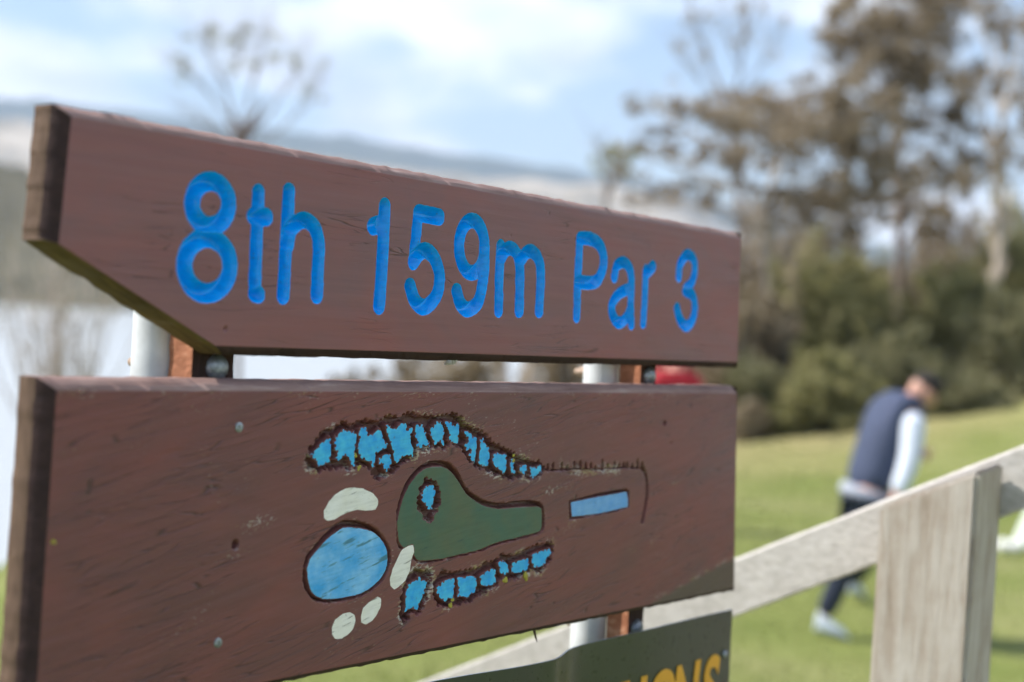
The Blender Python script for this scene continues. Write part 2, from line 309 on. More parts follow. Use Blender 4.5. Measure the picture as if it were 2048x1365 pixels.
# ---------------------------------------------------------------- carving drawn in sign space, millimetres
LETTERS = [('8',[(8.8,[(193.8,168.5),(193.6,164.0),(192.3,159.6),(190.0,155.5),(186.9,152.0),(183.1,149.3),(178.8,147.4),(174.2,146.5),(169.6,146.5),(165.2,147.6),(161.2,149.6),(157.8,152.4),(155.1,155.8),(153.4,159.8),(152.6,164.1),(152.9,168.5),(154.1,172.8),(156.2,176.7),(159.2,180.2),(162.9,183.0),(167.2,185.0),(171.7,186.0),(176.3,186.0),(180.8,185.1),(184.9,183.2),(188.4,180.4),(191.2,176.9),(193.0,172.9),(193.8,168.5)]),(9.0,[(198.9,113.7),(198.6,108.1),(196.9,102.7),(194.1,97.8),(190.2,93.6),(185.4,90.4),(180.0,88.3),(174.3,87.3),(168.6,87.6),(163.1,89.1),(158.1,91.7),(153.9,95.3),(150.7,99.7),(148.5,104.7),(147.5,110.0),(147.8,115.4),(149.3,120.6),(152.0,125.5),(155.8,129.6),(160.4,132.9),(165.6,135.2),(171.2,136.3),(177.0,136.1),(182.6,134.8),(187.7,132.3),(192.1,128.7),(195.5,124.3),(197.8,119.2),(198.9,113.7)])]),('t',[(7.7,[(228.0,182.8),(228.5,139.1),(229.4,89.8)]),(8.6,[(224.0,160.4),(238.8,161.1)]),(8.2,[(229.8,90.2),(234.2,89.4)])]),('h',[(7.9,[(265.5,188.1),(265.1,142.2),(264.8,89.6)]),(8.2,[(266.9,137.8),(267.3,140.5),(267.7,143.2),(268.0,145.9),(268.5,148.6),(269.3,151.0),(270.5,153.2),(272.4,155.3),(274.7,157.3),(277.3,159.2),(280.1,160.8),(282.8,162.0),(285.4,162.7),(287.8,162.8),(290.4,162.6),(292.8,161.9),(295.2,160.9),(297.4,159.7),(299.4,158.2),(301.0,156.5),(302.5,154.5),(303.9,152.2),(305.0,149.7),(305.9,147.0),(306.7,144.3),(307.2,141.4),(307.5,138.5),(307.6,135.4),(307.6,132.0),(307.6,128.4),(307.7,124.3),(307.7,119.7),(307.8,114.6),(307.8,109.2),(307.9,103.7),(307.9,98.1),(307.9,92.7)])]),('1',[(8.6,[(396.2,187.8),(396.5,135.7),(395.0,86.7)]),(9.3,[(381.1,165.8),(394.0,170.2)])]),('5',[(9.3,[(448.1,186.0),(479.4,184.8)]),(7.8,[(446.9,184.2),(442.9,134.7)]),(8.8,[(443.3,135.0),(444.4,136.5),(445.6,138.0),(446.7,139.5),(447.9,140.9),(449.2,142.3),(450.6,143.5),(452.1,144.6),(453.8,145.7),(455.5,146.8),(457.3,147.6),(459.2,148.1),(461.1,148.2),(463.3,147.9),(465.6,147.3),(468.0,146.4),(470.4,145.2),(472.7,143.6),(474.9,141.7),(477.0,139.4),(479.2,136.6),(481.3,133.5),(483.1,130.2),(484.5,126.8),(485.4,123.4),(485.8,120.0),(485.7,116.4),(485.3,112.7),(484.4,109.1),(483.2,105.7),(481.6,102.7),(479.5,99.8),(476.9,97.0),(473.8,94.3),(470.6,92.1),(467.4,90.4),(464.5,89.4),(461.7,89.1),(458.8,89.6),(455.9,90.5),(453.2,91.8),(450.6,93.4),(448.4,95.1),(446.5,97.0),(445.0,99.3),(443.6,101.8),(442.4,104.5),(441.1,107.1),(439.8,109.7)])]),('9',[(8.6,[(558.0,160.1),(557.9,153.7),(556.8,147.5),(554.6,141.9),(551.4,137.1),(547.5,133.4),(543.1,131.0),(538.3,130.0),(533.4,130.3),(528.7,132.1),(524.4,135.2),(520.6,139.4),(517.7,144.5),(515.6,150.3),(514.6,156.5),(514.7,162.8),(515.8,168.9),(517.9,174.4),(520.9,179.2),(524.7,182.9),(529.1,185.4),(533.8,186.6),(538.7,186.3),(543.5,184.7),(547.9,181.7),(551.7,177.5),(554.8,172.3),(556.9,166.4),(558.0,160.1)]),(8.8,[(557.1,161.7),(557.5,158.5),(557.9,155.2),(558.4,152.0),(558.7,148.7),(559.0,145.4),(559.2,142.0),(559.2,138.6),(559.1,135.0),(559.0,131.4),(558.7,127.8),(558.3,124.2),(557.7,120.6),(557.0,116.8),(556.2,112.9),(555.3,109.0),(554.2,105.2),(552.8,101.8),(551.0,98.9),(548.8,96.5),(546.1,94.5),(543.1,92.8),(540.1,91.6),(537.2,90.7),(534.5,90.2),(532.1,90.3),(529.8,90.8),(527.5,91.7),(525.4,92.9),(523.4,94.4),(521.7,95.9),(520.1,97.7),(518.8,99.7),(517.7,102.0),(516.6,104.3),(515.5,106.7),(514.4,109.0)])]),('m',[(7.8,[(586.0,163.3),(586.3,128.6),(588.3,91.2)]),(8.4,[(588.1,150.3),(589.2,151.9),(590.3,153.6),(591.5,155.3),(592.6,156.9),(593.9,158.3),(595.3,159.4),(597.0,160.4),(598.8,161.1),(600.7,161.7),(602.7,162.0),(604.7,162.1),(606.5,161.9),(608.4,161.4),(610.4,160.7),(612.3,159.7),(614.1,158.4),(615.8,156.8),(617.4,154.9),(618.7,152.9),(619.8,150.8),(620.8,148.4),(621.7,145.5),(622.5,141.9),(623.2,137.3),(623.8,131.4),(624.2,124.5),(624.6,116.8),(624.9,108.7),(625.2,100.7),(625.5,93.0)]),(8.4,[(623.7,149.9),(625.0,151.4),(626.3,152.9),(627.6,154.5),(629.0,156.0),(630.4,157.3),(631.8,158.4),(633.4,159.4),(635.0,160.3),(636.6,161.0),(638.3,161.6),(640.2,161.8),(642.1,161.8),(644.2,161.4),(646.5,160.8),(648.9,159.9),(651.2,158.7),(653.4,157.3),(655.3,155.5),(657.0,153.6),(658.5,151.6),(659.8,149.3),(660.9,146.4),(661.9,142.9),(662.6,138.4),(663.1,132.6),(663.3,125.8),(663.3,118.2),(663.2,110.2),(663.1,102.3),(663.1,94.7)])]),('P',[(7.6,[(736.9,185.1),(736.9,132.9),(738.4,91.0)]),(8.6,[(737.8,185.1),(741.8,185.4),(745.8,185.8),(749.9,186.1),(753.8,186.4),(757.7,186.4),(761.4,186.1),(765.0,185.5),(768.6,184.7),(772.1,183.6),(775.3,182.2),(778.3,180.7),(780.9,178.9),(783.1,176.8),(785.1,174.3),(786.7,171.6),(788.0,168.7),(789.0,165.9),(789.6,163.1),(789.8,160.4),(789.7,157.5),(789.2,154.7),(788.4,151.9),(787.3,149.2),(786.0,146.7),(784.5,144.3),(782.8,142.0),(780.8,139.7),(778.5,137.7),(775.6,136.0),(772.2,134.6),(768.0,133.7),(763.2,133.2),(757.8,133.1),(752.3,133.0),(746.7,133.0),(741.5,132.8)])]),('a',[(7.8,[(814.6,143.6),(815.2,146.1),(815.7,148.8),(816.1,151.4),(816.8,153.9),(817.7,156.2),(819.1,158.1),(821.2,159.6),(823.7,161.0),(826.5,162.1),(829.5,162.9),(832.5,163.3),(835.2,163.2),(837.7,162.7),(840.4,161.8),(842.9,160.4),(845.3,158.8),(847.5,156.8),(849.3,154.7),(850.7,152.3),(851.7,149.7),(852.5,146.7),(853.1,143.5),(853.5,140.1),(854.0,136.6),(854.3,132.7),(854.4,128.5),(854.4,124.0),(854.4,119.5),(854.4,115.0),(854.7,110.8),(855.1,106.7),(855.6,102.7),(856.2,98.7),(856.9,94.8),(857.6,90.9),(858.2,86.9)]),(7.9,[(852.6,132.8),(848.3,131.4),(843.9,130.0),(839.5,128.6),(835.2,127.2),(831.3,125.7),(827.8,124.0),(824.6,122.1),(821.7,120.1),(819.1,118.0),(816.8,115.8),(814.9,113.6),(813.5,111.4),(812.6,109.3),(812.1,107.2),(812.0,105.0),(812.4,102.9),(813.0,100.8),(814.0,98.8),(815.5,96.7),(817.5,94.4),(819.9,92.3),(822.5,90.3),(825.2,88.8),(827.8,87.9),(830.4,87.7),(833.1,88.0),(836.0,88.8),(838.8,89.9),(841.5,91.2),(843.9,92.8),(846.0,94.6),(848.0,96.8),(849.8,99.3),(851.5,102.0),(853.2,104.6),(855.0,107.1)])]),('r',[(7.4,[(885.9,157.6),(886.7,119.8),(885.7,89.5)]),(8.4,[(887.1,152.6),(901.5,162.8)])]),('3',[(7.9,[(966.8,154.1),(967.0,156.9),(966.9,159.8),(966.9,162.6),(967.1,165.4),(967.7,168.1),(968.9,170.7),(970.8,173.5),(973.3,176.4),(976.2,179.2),(979.3,181.8),(982.5,183.7),(985.6,184.8),(988.7,185.1),(992.1,184.5),(995.5,183.4),(998.7,181.9),(1001.6,180.1),(1003.7,178.2),(1005.3,176.1),(1006.3,173.7),(1006.9,171.0),(1007.1,168.2),(1007.1,165.3),(1006.8,162.7),(1006.2,160.0),(1005.3,157.3),(1004.2,154.6),(1002.7,152.0),(1001.2,149.6),(999.5,147.4),(997.6,145.7),(995.5,144.2),(993.2,142.9),(990.8,141.7),(988.5,140.5),(986.2,139.2)]),(8.2,[(985.3,136.8),(988.7,136.0),(992.3,135.3),(995.8,134.6),(999.2,133.8),(1002.3,132.7),(1004.9,131.0),(1007.0,128.8),(1008.8,126.1),(1010.3,123.1),(1011.4,119.9),(1012.1,116.7),(1012.4,113.7),(1012.2,110.7),(1011.5,107.6),(1010.4,104.5),(1009.0,101.5),(1007.3,98.9),(1005.6,96.6),(1003.6,94.7),(1001.3,93.0),(998.9,91.6),(996.2,90.5),(993.6,89.9),(991.0,89.8),(988.3,90.2),(985.5,91.3),(982.7,92.7),(979.9,94.5),(977.4,96.4),(975.1,98.3),(973.3,100.3),(971.7,102.5),(970.3,104.9),(969.0,107.3),(967.7,109.7),(966.4,112.1)])])]
PATCHES = [('b',[(309.8,-59.6),(318.7,-54.6),(322.1,-50.3),(329.3,-46.9),(333.9,-42.6),(335.9,-45.3),(336.9,-60.5),(335.6,-66.7),(328.3,-69.1),(322.3,-70.9),(318.3,-65.1),(313.2,-62.3)]),('b',[(342.7,-42.8),(347.1,-41.1),(352.4,-36.7),(356.2,-35.9),(362.8,-39.3),(368.4,-38.3),(371.3,-42.5),(370.3,-54.3),(369.5,-61.6),(370.9,-72.9),(367.2,-72.4),(363.2,-63.2),(356.7,-61.1),(348.1,-66.2),(344.3,-65.2),(346.8,-58.1),(343.1,-55.3),(341.9,-49.0)]),('b',[(376.8,-35.4),(384.6,-35.0),(387.8,-42.0),(394.5,-43.1),(402.2,-38.6),(405.3,-36.4),(407.8,-41.5),(412.5,-50.0),(417.2,-52.0),(415.6,-56.0),(406.3,-58.1),(399.9,-62.6),(399.0,-75.8),(396.8,-75.0),(393.7,-68.8),(381.6,-65.6),(377.4,-61.8),(374.2,-54.1),(377.2,-48.1),(375.4,-41.7)]),('b',[(414.5,-33.3),(419.4,-33.4),(423.9,-38.1),(432.1,-36.4),(434.5,-32.1),(443.5,-31.9),(446.2,-38.5),(454.0,-36.8),(452.4,-45.3),(451.4,-51.9),(458.7,-61.7),(456.2,-66.7),(448.0,-63.2),(439.9,-66.7),(431.9,-72.1),(429.5,-69.2),(425.2,-55.9),(420.4,-46.4),(416.4,-40.8)]),('b',[(406.4,-66.5),(414.8,-63.4),(422.4,-63.3),(424.2,-71.8),(422.7,-77.4),(417.4,-80.3),(414.4,-77.0),(412.7,-71.4),(406.8,-72.1)]),('b',[(460.1,-34.0),(470.1,-33.8),(471.4,-39.0),(476.6,-43.0),(475.6,-48.7),(482.3,-52.8),(482.6,-57.0),(474.6,-54.5),(469.0,-57.6),(461.7,-55.1),(464.2,-50.4),(458.6,-44.5)]),('b',[(483.0,-38.3),(489.2,-34.5),(491.9,-31.1),(500.2,-31.2),(501.8,-36.7),(505.2,-41.7),(503.5,-47.5),(505.7,-56.3),(498.7,-50.7),(490.7,-54.9),(487.9,-49.0),(482.5,-43.1)]),('b',[(506.8,-30.9),(515.9,-32.1),(520.7,-35.5),(528.2,-33.2),(529.5,-42.2),(528.3,-54.0),(519.0,-52.8),(511.9,-50.6),(515.5,-45.8),(513.5,-39.9),(507.1,-35.8)]),('b',[(539.4,-42.5),(548.4,-42.3),(552.8,-48.6),(560.1,-49.7),(561.0,-60.3),(559.6,-69.9),(558.0,-76.6),(552.8,-72.6),(548.2,-67.6),(553.1,-63.9),(551.9,-60.1),(544.0,-62.7),(540.5,-56.9),(544.8,-54.1),(547.5,-50.4),(541.8,-46.8)]),('b',[(567.3,-51.8),(571.8,-50.0),(575.4,-56.9),(582.0,-61.0),(584.3,-70.8),(582.0,-80.5),(574.3,-81.1),(566.3,-76.9),(567.1,-68.3),(568.0,-60.5)]),('b',[(591.4,-69.5),(598.2,-67.3),(608.0,-70.6),(614.2,-68.2),(615.4,-75.8),(615.5,-84.8),(611.3,-91.5),(606.1,-86.3),(596.2,-82.0),(591.1,-76.9)]),('b',[(623.8,-75.1),(630.0,-76.0),(629.1,-84.3),(632.9,-90.5),(627.4,-91.8),(623.5,-84.1)]),('b',[(641.5,-83.8),(653.0,-82.9),(654.4,-87.4),(650.5,-92.8),(642.7,-89.9)]),('b',[(661.0,-85.6),(670.2,-87.0),(680.2,-84.7),(682.5,-91.6),(674.2,-94.3),(666.7,-98.4),(661.8,-95.8),(662.1,-90.7)]),('b',[(456.8,-210.9),(460.1,-200.2),(472.2,-196.9),(476.1,-193.6),(482.1,-198.9),(491.8,-198.0),(487.9,-202.3),(485.8,-211.3),(479.4,-218.9),(475.9,-227.8),(467.3,-224.0),(456.7,-227.7),(458.0,-220.1)]),('b',[(505.5,-208.8),(515.1,-203.2),(525.1,-201.4),(533.9,-201.4),(535.3,-208.2),(533.6,-215.6),(535.6,-223.5),(528.1,-220.7),(521.0,-224.1),(512.0,-218.9),(506.7,-213.6)]),('b',[(539.8,-201.0),(550.3,-202.1),(562.4,-201.4),(571.1,-204.2),(573.3,-212.2),(569.9,-219.6),(562.4,-220.7),(558.2,-225.1),(551.9,-221.5),(541.4,-221.3),(543.7,-212.9),(541.2,-206.9)]),('b',[(578.5,-204.0),(589.9,-199.3),(599.1,-197.2),(605.6,-198.8),(606.8,-213.8),(597.4,-214.8),(589.6,-214.9),(581.6,-212.1)]),('b',[(610.7,-191.4),(617.5,-189.1),(627.8,-196.0),(629.1,-204.1),(623.7,-205.6),(615.4,-202.8)]),('b',[(636.7,-193.9),(648.8,-193.0),(665.4,-191.5),(667.1,-199.8),(663.1,-204.5),(651.5,-205.3),(635.6,-204.8)]),('b',[(673.5,-188.1),(685.3,-186.1),(698.9,-184.2),(708.3,-184.0),(709.9,-190.3),(701.4,-192.7),(698.6,-200.7),(688.4,-202.8),(678.1,-202.4),(673.5,-196.3)]),('p',[(480.1,-98.7),(491.4,-98.3),(495.6,-105.1),(492.5,-113.3),(491.8,-122.6),(484.7,-122.7),(481.5,-117.3),(474.7,-112.2),(473.8,-106.7),(476.8,-103.1)]),('t',[(745.9,-131.2),(801.6,-128.1),(866.3,-125.1),(870.0,-134.2),(870.9,-144.3),(846.1,-146.1),(803.4,-148.8),(749.2,-148.8)]),('l',[(313.2,-168.7),(314.4,-164.4),(316.3,-160.2),(320.3,-156.2),(325.5,-152.2),(331.2,-147.7),(337.2,-143.4),(343.4,-140.0),(349.3,-137.2),(354.1,-134.9),(359.2,-133.4),(366.4,-133.4),(374.7,-134.2),(384.1,-135.7),(393.3,-137.8),(400.7,-140.3),(407.1,-143.5),(413.3,-147.8),(418.6,-152.8),(422.3,-157.4),(424.8,-162.6),(426.0,-169.2),(425.7,-175.8),(423.5,-181.5),(419.7,-186.5),(414.7,-190.8),(408.1,-194.6),(399.7,-198.2),(389.9,-200.9),(378.7,-202.2),(366.6,-202.5),(353.3,-202.3),(341.3,-201.4),(334.0,-200.0),(328.6,-197.7),(323.6,-194.6),(319.6,-190.5),(316.9,-185.2),(314.7,-179.4)]),('g',[(464.0,-86.8),(469.2,-83.6),(474.6,-80.9),(480.5,-79.3),(487.0,-78.6),(494.9,-78.3),(502.7,-78.8),(508.9,-80.3),(514.5,-82.5),(520.0,-85.7),(525.3,-89.6),(530.9,-94.4),(536.4,-99.6),(541.0,-104.8),(546.1,-109.7),(553.4,-114.2),(561.9,-118.3),(570.8,-122.2),(580.9,-125.7),(593.2,-128.5),(606.4,-130.4),(619.1,-130.9),(632.2,-130.8),(647.4,-131.0),(662.1,-131.3),(673.9,-132.0),(682.6,-133.2),(686.1,-135.1),(687.1,-138.0),(687.9,-142.7),(688.0,-148.3),(688.9,-154.9),(686.6,-160.5),(675.5,-162.8),(661.4,-163.7),(648.7,-164.7),(635.1,-165.7),(618.8,-166.7),(603.1,-168.0),(591.3,-170.1),(581.5,-172.1),(574.1,-173.4),(566.3,-174.3),(554.6,-174.9),(542.3,-175.5),(532.0,-176.2),(521.8,-176.9),(510.5,-177.2),(498.8,-177.2),(485.8,-177.2),(474.8,-176.3),(470.2,-173.3),(467.4,-169.7),(463.5,-167.1),(458.8,-164.4),(451.4,-161.0),(444.7,-156.8),(441.9,-151.4),(440.6,-145.6),(439.0,-140.2),(438.2,-134.6),(439.1,-128.4),(440.8,-122.1),(442.7,-115.8),(445.2,-109.6),(448.7,-103.4),(452.4,-97.3)]),('w',[(331.5,-114.5),(337.2,-106.8),(346.7,-99.3),(359.0,-94.6),(370.5,-93.9),(385.0,-96.0),(400.0,-101.4),(407.8,-108.3),(407.6,-113.8),(403.9,-118.2),(391.9,-118.4),(378.7,-116.6),(365.8,-118.0),(353.3,-121.3),(345.9,-124.4),(337.2,-124.7),(332.0,-121.6)]),('w',[(431.0,-191.4),(434.4,-181.3),(441.9,-169.8),(447.0,-162.7),(458.0,-158.9),(464.3,-158.8),(466.5,-166.3),(462.6,-174.5),(461.4,-184.9),(455.0,-194.8),(446.9,-199.6),(438.7,-202.5),(432.3,-198.1)]),('w',[(391.1,-224.0),(393.7,-216.1),(402.6,-210.6),(414.4,-207.3),(419.5,-209.8),(419.3,-218.2),(414.3,-225.0),(408.0,-230.7),(398.9,-233.8),(391.5,-230.5)]),('w',[(350.3,-230.7),(354.1,-223.1),(364.0,-218.9),(374.2,-218.3),(381.5,-221.9),(383.4,-227.7),(380.6,-235.5),(374.5,-240.2),(364.4,-243.4),(355.4,-242.2),(351.3,-237.1)])]
RECESSES = [('j',[(303.6,-62.9),(309.0,-54.3),(318.1,-44.9),(329.7,-34.5),(339.7,-35.6),(353.1,-28.3),(363.7,-33.3),(377.5,-26.8),(390.9,-30.1),(404.2,-29.0),(417.3,-23.6),(434.0,-25.1),(447.2,-20.9),(462.2,-24.5),(476.6,-23.7),(485.6,-25.8),(506.2,-24.1),(519.6,-21.3),(534.0,-28.4),(530.8,-27.1),(540.3,-34.9),(549.4,-36.0),(558.9,-41.0),(571.4,-44.1),(581.1,-50.2),(591.1,-57.3),(612.1,-61.8),(627.1,-68.3),(640.7,-73.7),(652.4,-75.2),(667.9,-79.8),(678.0,-79.1),(689.1,-87.8),(679.5,-96.6),(666.2,-99.6),(649.0,-94.2),(636.0,-96.6),(626.3,-98.2),(609.8,-93.4),(596.8,-89.9),(577.6,-84.2),(568.3,-82.8),(558.8,-78.6),(549.1,-71.5),(543.0,-69.4),(538.0,-62.5),(533.0,-55.7),(530.0,-56.6),(517.7,-54.7),(505.9,-58.7),(493.8,-57.0),(485.1,-58.1),(476.4,-59.0),(464.8,-59.0),(459.6,-66.5),(448.5,-69.9),(435.1,-76.9),(423.1,-83.0),(411.1,-87.1),(403.2,-89.5),(398.7,-82.8),(394.2,-75.6),(380.7,-72.0),(367.9,-75.1),(349.9,-73.5),(334.9,-73.8),(322.6,-75.0),(310.3,-72.7),(305.1,-68.2)]),('j',[(450.2,-232.0),(451.7,-208.5),(457.1,-197.2),(454.0,-191.4),(462.1,-190.4),(474.0,-183.2),(482.6,-187.8),(495.5,-190.0),(497.6,-198.6),(494.0,-207.6),(489.1,-218.2),(483.1,-230.5),(477.8,-234.5),(474.7,-229.8),(467.6,-226.8),(461.5,-237.0),(454.7,-237.1)]),('j',[(499.7,-208.2),(503.3,-199.2),(514.3,-192.8),(534.9,-194.8),(555.7,-194.0),(574.1,-194.8),(586.0,-190.1),(604.8,-188.9),(617.0,-182.1),(636.7,-185.8),(662.8,-181.1),(679.4,-177.4),(696.6,-176.8),(710.5,-176.5),(714.7,-184.5),(710.5,-197.7),(698.9,-204.8),(689.0,-210.1),(671.5,-204.2),(661.8,-209.4),(645.4,-211.8),(635.6,-211.8),(619.0,-207.1),(608.5,-215.9),(594.7,-220.4),(576.3,-223.2),(570.5,-227.4),(552.5,-229.2),(537.7,-230.4),(523.0,-230.6),(508.2,-226.0),(503.3,-217.9)]),('s',[(307.3,-169.9),(308.8,-162.8),(311.2,-156.2),(316.1,-151.4),(322.7,-146.6),(330.6,-140.0),(339.0,-133.7),(346.4,-129.5),(353.6,-126.7),(361.1,-125.7),(368.9,-126.0),(377.9,-127.0),(387.4,-129.1),(397.2,-132.4),(406.6,-136.9),(415.2,-143.3),(422.5,-150.3),(427.7,-156.7),(430.9,-163.2),(431.3,-169.7),(429.9,-176.2),(427.7,-182.7),(423.9,-188.8),(418.2,-193.6),(411.0,-197.7),(402.7,-201.2),(392.8,-204.0),(380.3,-205.7),(366.9,-206.5),(353.7,-206.4),(341.5,-205.4),(331.9,-203.7),(323.9,-200.7),(317.3,-195.6),(312.3,-189.7),(309.4,-184.2),(307.4,-178.7)]),('s',[(435.7,-121.7),(438.1,-113.6),(440.9,-105.7),(444.6,-98.5),(449.3,-91.6),(455.9,-85.1),(463.4,-79.5),(471.1,-75.4),(479.6,-72.7),(489.3,-71.5),(499.3,-71.6),(508.3,-72.6),(516.9,-75.1),(524.9,-79.8),(532.4,-86.1),(538.8,-94.1),(545.5,-102.0),(554.4,-107.8),(564.5,-112.7),(575.0,-117.2),(586.7,-120.7),(600.7,-122.9),(615.5,-123.8),(630.0,-123.4),(644.7,-122.8),(660.8,-123.5),(675.1,-125.0),(683.4,-127.1),(688.5,-130.3),(691.4,-134.4),(692.8,-140.4),(695.6,-151.0),(693.9,-161.1),(681.5,-165.0),(661.6,-166.8),(631.6,-169.0),(603.3,-171.0),(591.5,-173.1),(581.7,-175.1),(563.5,-176.9),(542.5,-178.4),(519.8,-179.5),(499.0,-180.0),(484.4,-180.3),(473.6,-179.2),(467.5,-175.2),(462.0,-170.2),(451.6,-165.6),(442.3,-160.2),(438.9,-153.1),(437.4,-145.4)]),('j',[(479.5,-90.3),(490.9,-92.7),(499.9,-98.8),(504.5,-109.3),(502.5,-121.4),(498.4,-127.6),(492.7,-135.1),(481.5,-134.9),(476.8,-128.1),(470.8,-122.1),(469.1,-111.0),(471.0,-100.1),(475.6,-93.8)]),('s',[(741.4,-128.9),(801.2,-123.7),(863.8,-120.5),(873.1,-123.6),(875.1,-145.7),(846.4,-149.4),(773.5,-151.7),(744.1,-152.6)])]
GROOVES = [(3.2,[(902.7,-95.3),(905.8,-99.9),(909.0,-104.5),(911.6,-109.3),(913.3,-114.5),(914.5,-120.0),(915.2,-125.4),(915.1,-130.8),(914.5,-136.2),(913.7,-141.3),(912.7,-146.0),(911.5,-150.5),(910.3,-154.7),(909.2,-158.6),(908.2,-162.2),(907.1,-165.8)]),(2.7,[(696.2,-90.1),(695.1,-84.8)]),(2.7,[(706.7,-90.5),(705.4,-83.8)]),(2.7,[(724.5,-91.3),(723.2,-84.1)]),(2.7,[(735.2,-91.1),(734.3,-88.2)]),(2.7,[(749.7,-90.2),(748.4,-83.7)]),(2.7,[(762.6,-90.7),(761.2,-83.5)]),(2.7,[(773.8,-91.2),(772.6,-86.1)]),(2.7,[(785.1,-92.3),(783.9,-87.1)]),(2.7,[(794.7,-93.1),(793.7,-90.9)]),(2.7,[(810.2,-94.9),(808.4,-83.7)]),(2.7,[(821.5,-91.2),(820.5,-89.3)]),(2.7,[(837.4,-93.8),(836.1,-87.4)]),(2.7,[(847.3,-93.1),(846.2,-90.0)]),(2.7,[(857.3,-93.1),(856.1,-88.9)]),(2.7,[(865.4,-93.4),(864.2,-89.2)]),(2.7,[(877.7,-94.3),(876.6,-91.2)]),(2.7,[(890.3,-95.9),(888.5,-86.3)]),(2.7,[(901.3,-98.7),(899.7,-90.5)]),(1.3,[(689.2,-89.2),(702.8,-90.6),(717.4,-91.6),(734.8,-91.3),(753.4,-91.0),(771.1,-92.2),(790.9,-93.4),(816.8,-93.4),(845.3,-93.5),(873.7,-94.9),(902.8,-96.7)])]

# ---------------------------------------------------------------- ground, water, far hills
def smooth(a, b, x):
    t = np.clip((x - a) / (b - a), 0, 1); return t * t * (3 - 2 * t)
def vnoise(x, y, seed=0):
    """cheap smooth value noise on arrays"""
    r = np.random.default_rng(seed).random((64, 64))
    xi = np.floor(x).astype(int); yi = np.floor(y).astype(int); fx = x - xi; fy = y - yi
    fx = fx * fx * (3 - 2 * fx); fy = fy * fy * (3 - 2 * fy)
    g = lambda i, j: r[i % 64, j % 64]
    return (g(xi, yi) * (1 - fx) + g(xi + 1, yi) * fx) * (1 - fy) + (g(xi, yi + 1) * (1 - fx) + g(xi + 1, yi + 1) * fx) * fy
def terrain(x, y):
    x = np.asarray(x, float); y = np.asarray(y, float)
    z = -0.40 * smooth(3.0, 8.5, y)
    z = z + (-0.50 + 0.15 * np.clip(x - 4.2, -8, 9)) * smooth(10, 26, y)
    z = z - 1.2 * smooth(27, 40, y)
    z = z + 0.10 * (vnoise(x / 2.7, y / 2.7, 3) - 0.5) * smooth(4, 8, y)
    edge = np.interp(y, [-200, 0, 5, 9, 12.5, 22, 34, 60, 200, 500, 3000], [-9, -4, -2.3, -2.35, -2.55, -2.9, -1.5, 3, 60, 300, 3000])
    drop = smooth(0, 14, edge - x)
    return z * (1 - drop) - 12.0 * drop
def make_ground():
    g = np.sinh(np.linspace(-6.2, 6.2, 171)); g = g / g.max() * 3500
    xs = np.unique(np.concatenate([g + 2, np.arange(-14, 26, 0.5)])); ys = np.unique(np.concatenate([g + 14, np.arange(-2, 48, 0.5)]))
    X, Y = np.meshgrid(xs, ys); Zz = terrain(X, Y)
    nx, ny = len(xs), len(ys)
    v = np.stack([X.ravel(), Y.ravel(), Zz.ravel()], 1)
    i = (np.arange(ny - 1)[:, None] * nx + np.arange(nx - 1)[None]).ravel()
    me = bpy.data.meshes.new('ground'); me.from_pydata(v.tolist(), [], np.stack([i, i + 1, i + nx + 1, i + nx], 1).tolist()); me.update()
    mt, nt, b = material('mown turf', 0.9, 0.1)
    o = coords(nt)
    a = noise(nt, o, 0.35, 4, 0.6, 0.5); f = noise(nt, o, 9, 5, 0.7)
    c = ramp(nt, math_n(nt, 'ADD', math_n(nt, 'MULTIPLY', a, 0.7), math_n(nt, 'MULTIPLY', f, 0.3)),
             [(0.30, (0.115, 0.155, 0.035)), (0.48, (0.175, 0.20, 0.060)), (0.66, (0.25, 0.25, 0.11))])
    sp = node(nt, 'SeparateXYZ'); nt.links.new(o, sp.inputs[0])
    # dry rough along the crest below the scrub
    wob = math_n(nt, 'ADD', sp.outputs['Y'], math_n(nt, 'MULTIPLY', math_n(nt, 'SUBTRACT', noise(nt, o, 0.5, 3), 0.5), 9.0)); wob = math_n(nt, 'ADD', wob, math_n(nt, 'MULTIPLY', math_n(nt, 'SUBTRACT', 6.5, sp.outputs['X']), 0.9))
    c = mix(nt, ramp(nt, math_n(nt, 'MULTIPLY', wob, 0.02), [(0.40, 0.0), (0.60, 0.75)]), c, (0.40, 0.31, 0.18))
    c = mix(nt, ramp(nt, math_n(nt, 'ADD', math_n(nt, 'MULTIPLY', sp.outputs['Z'], -0.1), math_n(nt, 'MULTIPLY', f, 0.05)), [(0.16, 0.0), (0.22, 1.0)]), c, (0.24, 0.185, 0.125))   # bare bluff earth
    setc(nt, b, c); bump(nt, b, f, 0.6, 0.03)
    tag(link_mesh('ground', me, mt, smooth=True), kind='structure')
make_ground()
def make_water():
    mb = MB(); mb.add([(-4500, -600, -9), (4500, -600, -9), (4500, 5600, -9), (-4500, 5600, -9)], [(0, 1, 2, 3)])
    mt, nt, b = material('bay water', 0.28, 0.5)
    setc(nt, b, (0.42, 0.45, 0.47))
    h = noise(nt, coords(nt, (0.5, 1.3, 1)), 1.2, 5, 0.6)
    bump(nt, b, h, 0.5, 0.35)
    tag(mb.build('water', mt), kind='structure')
make_water()
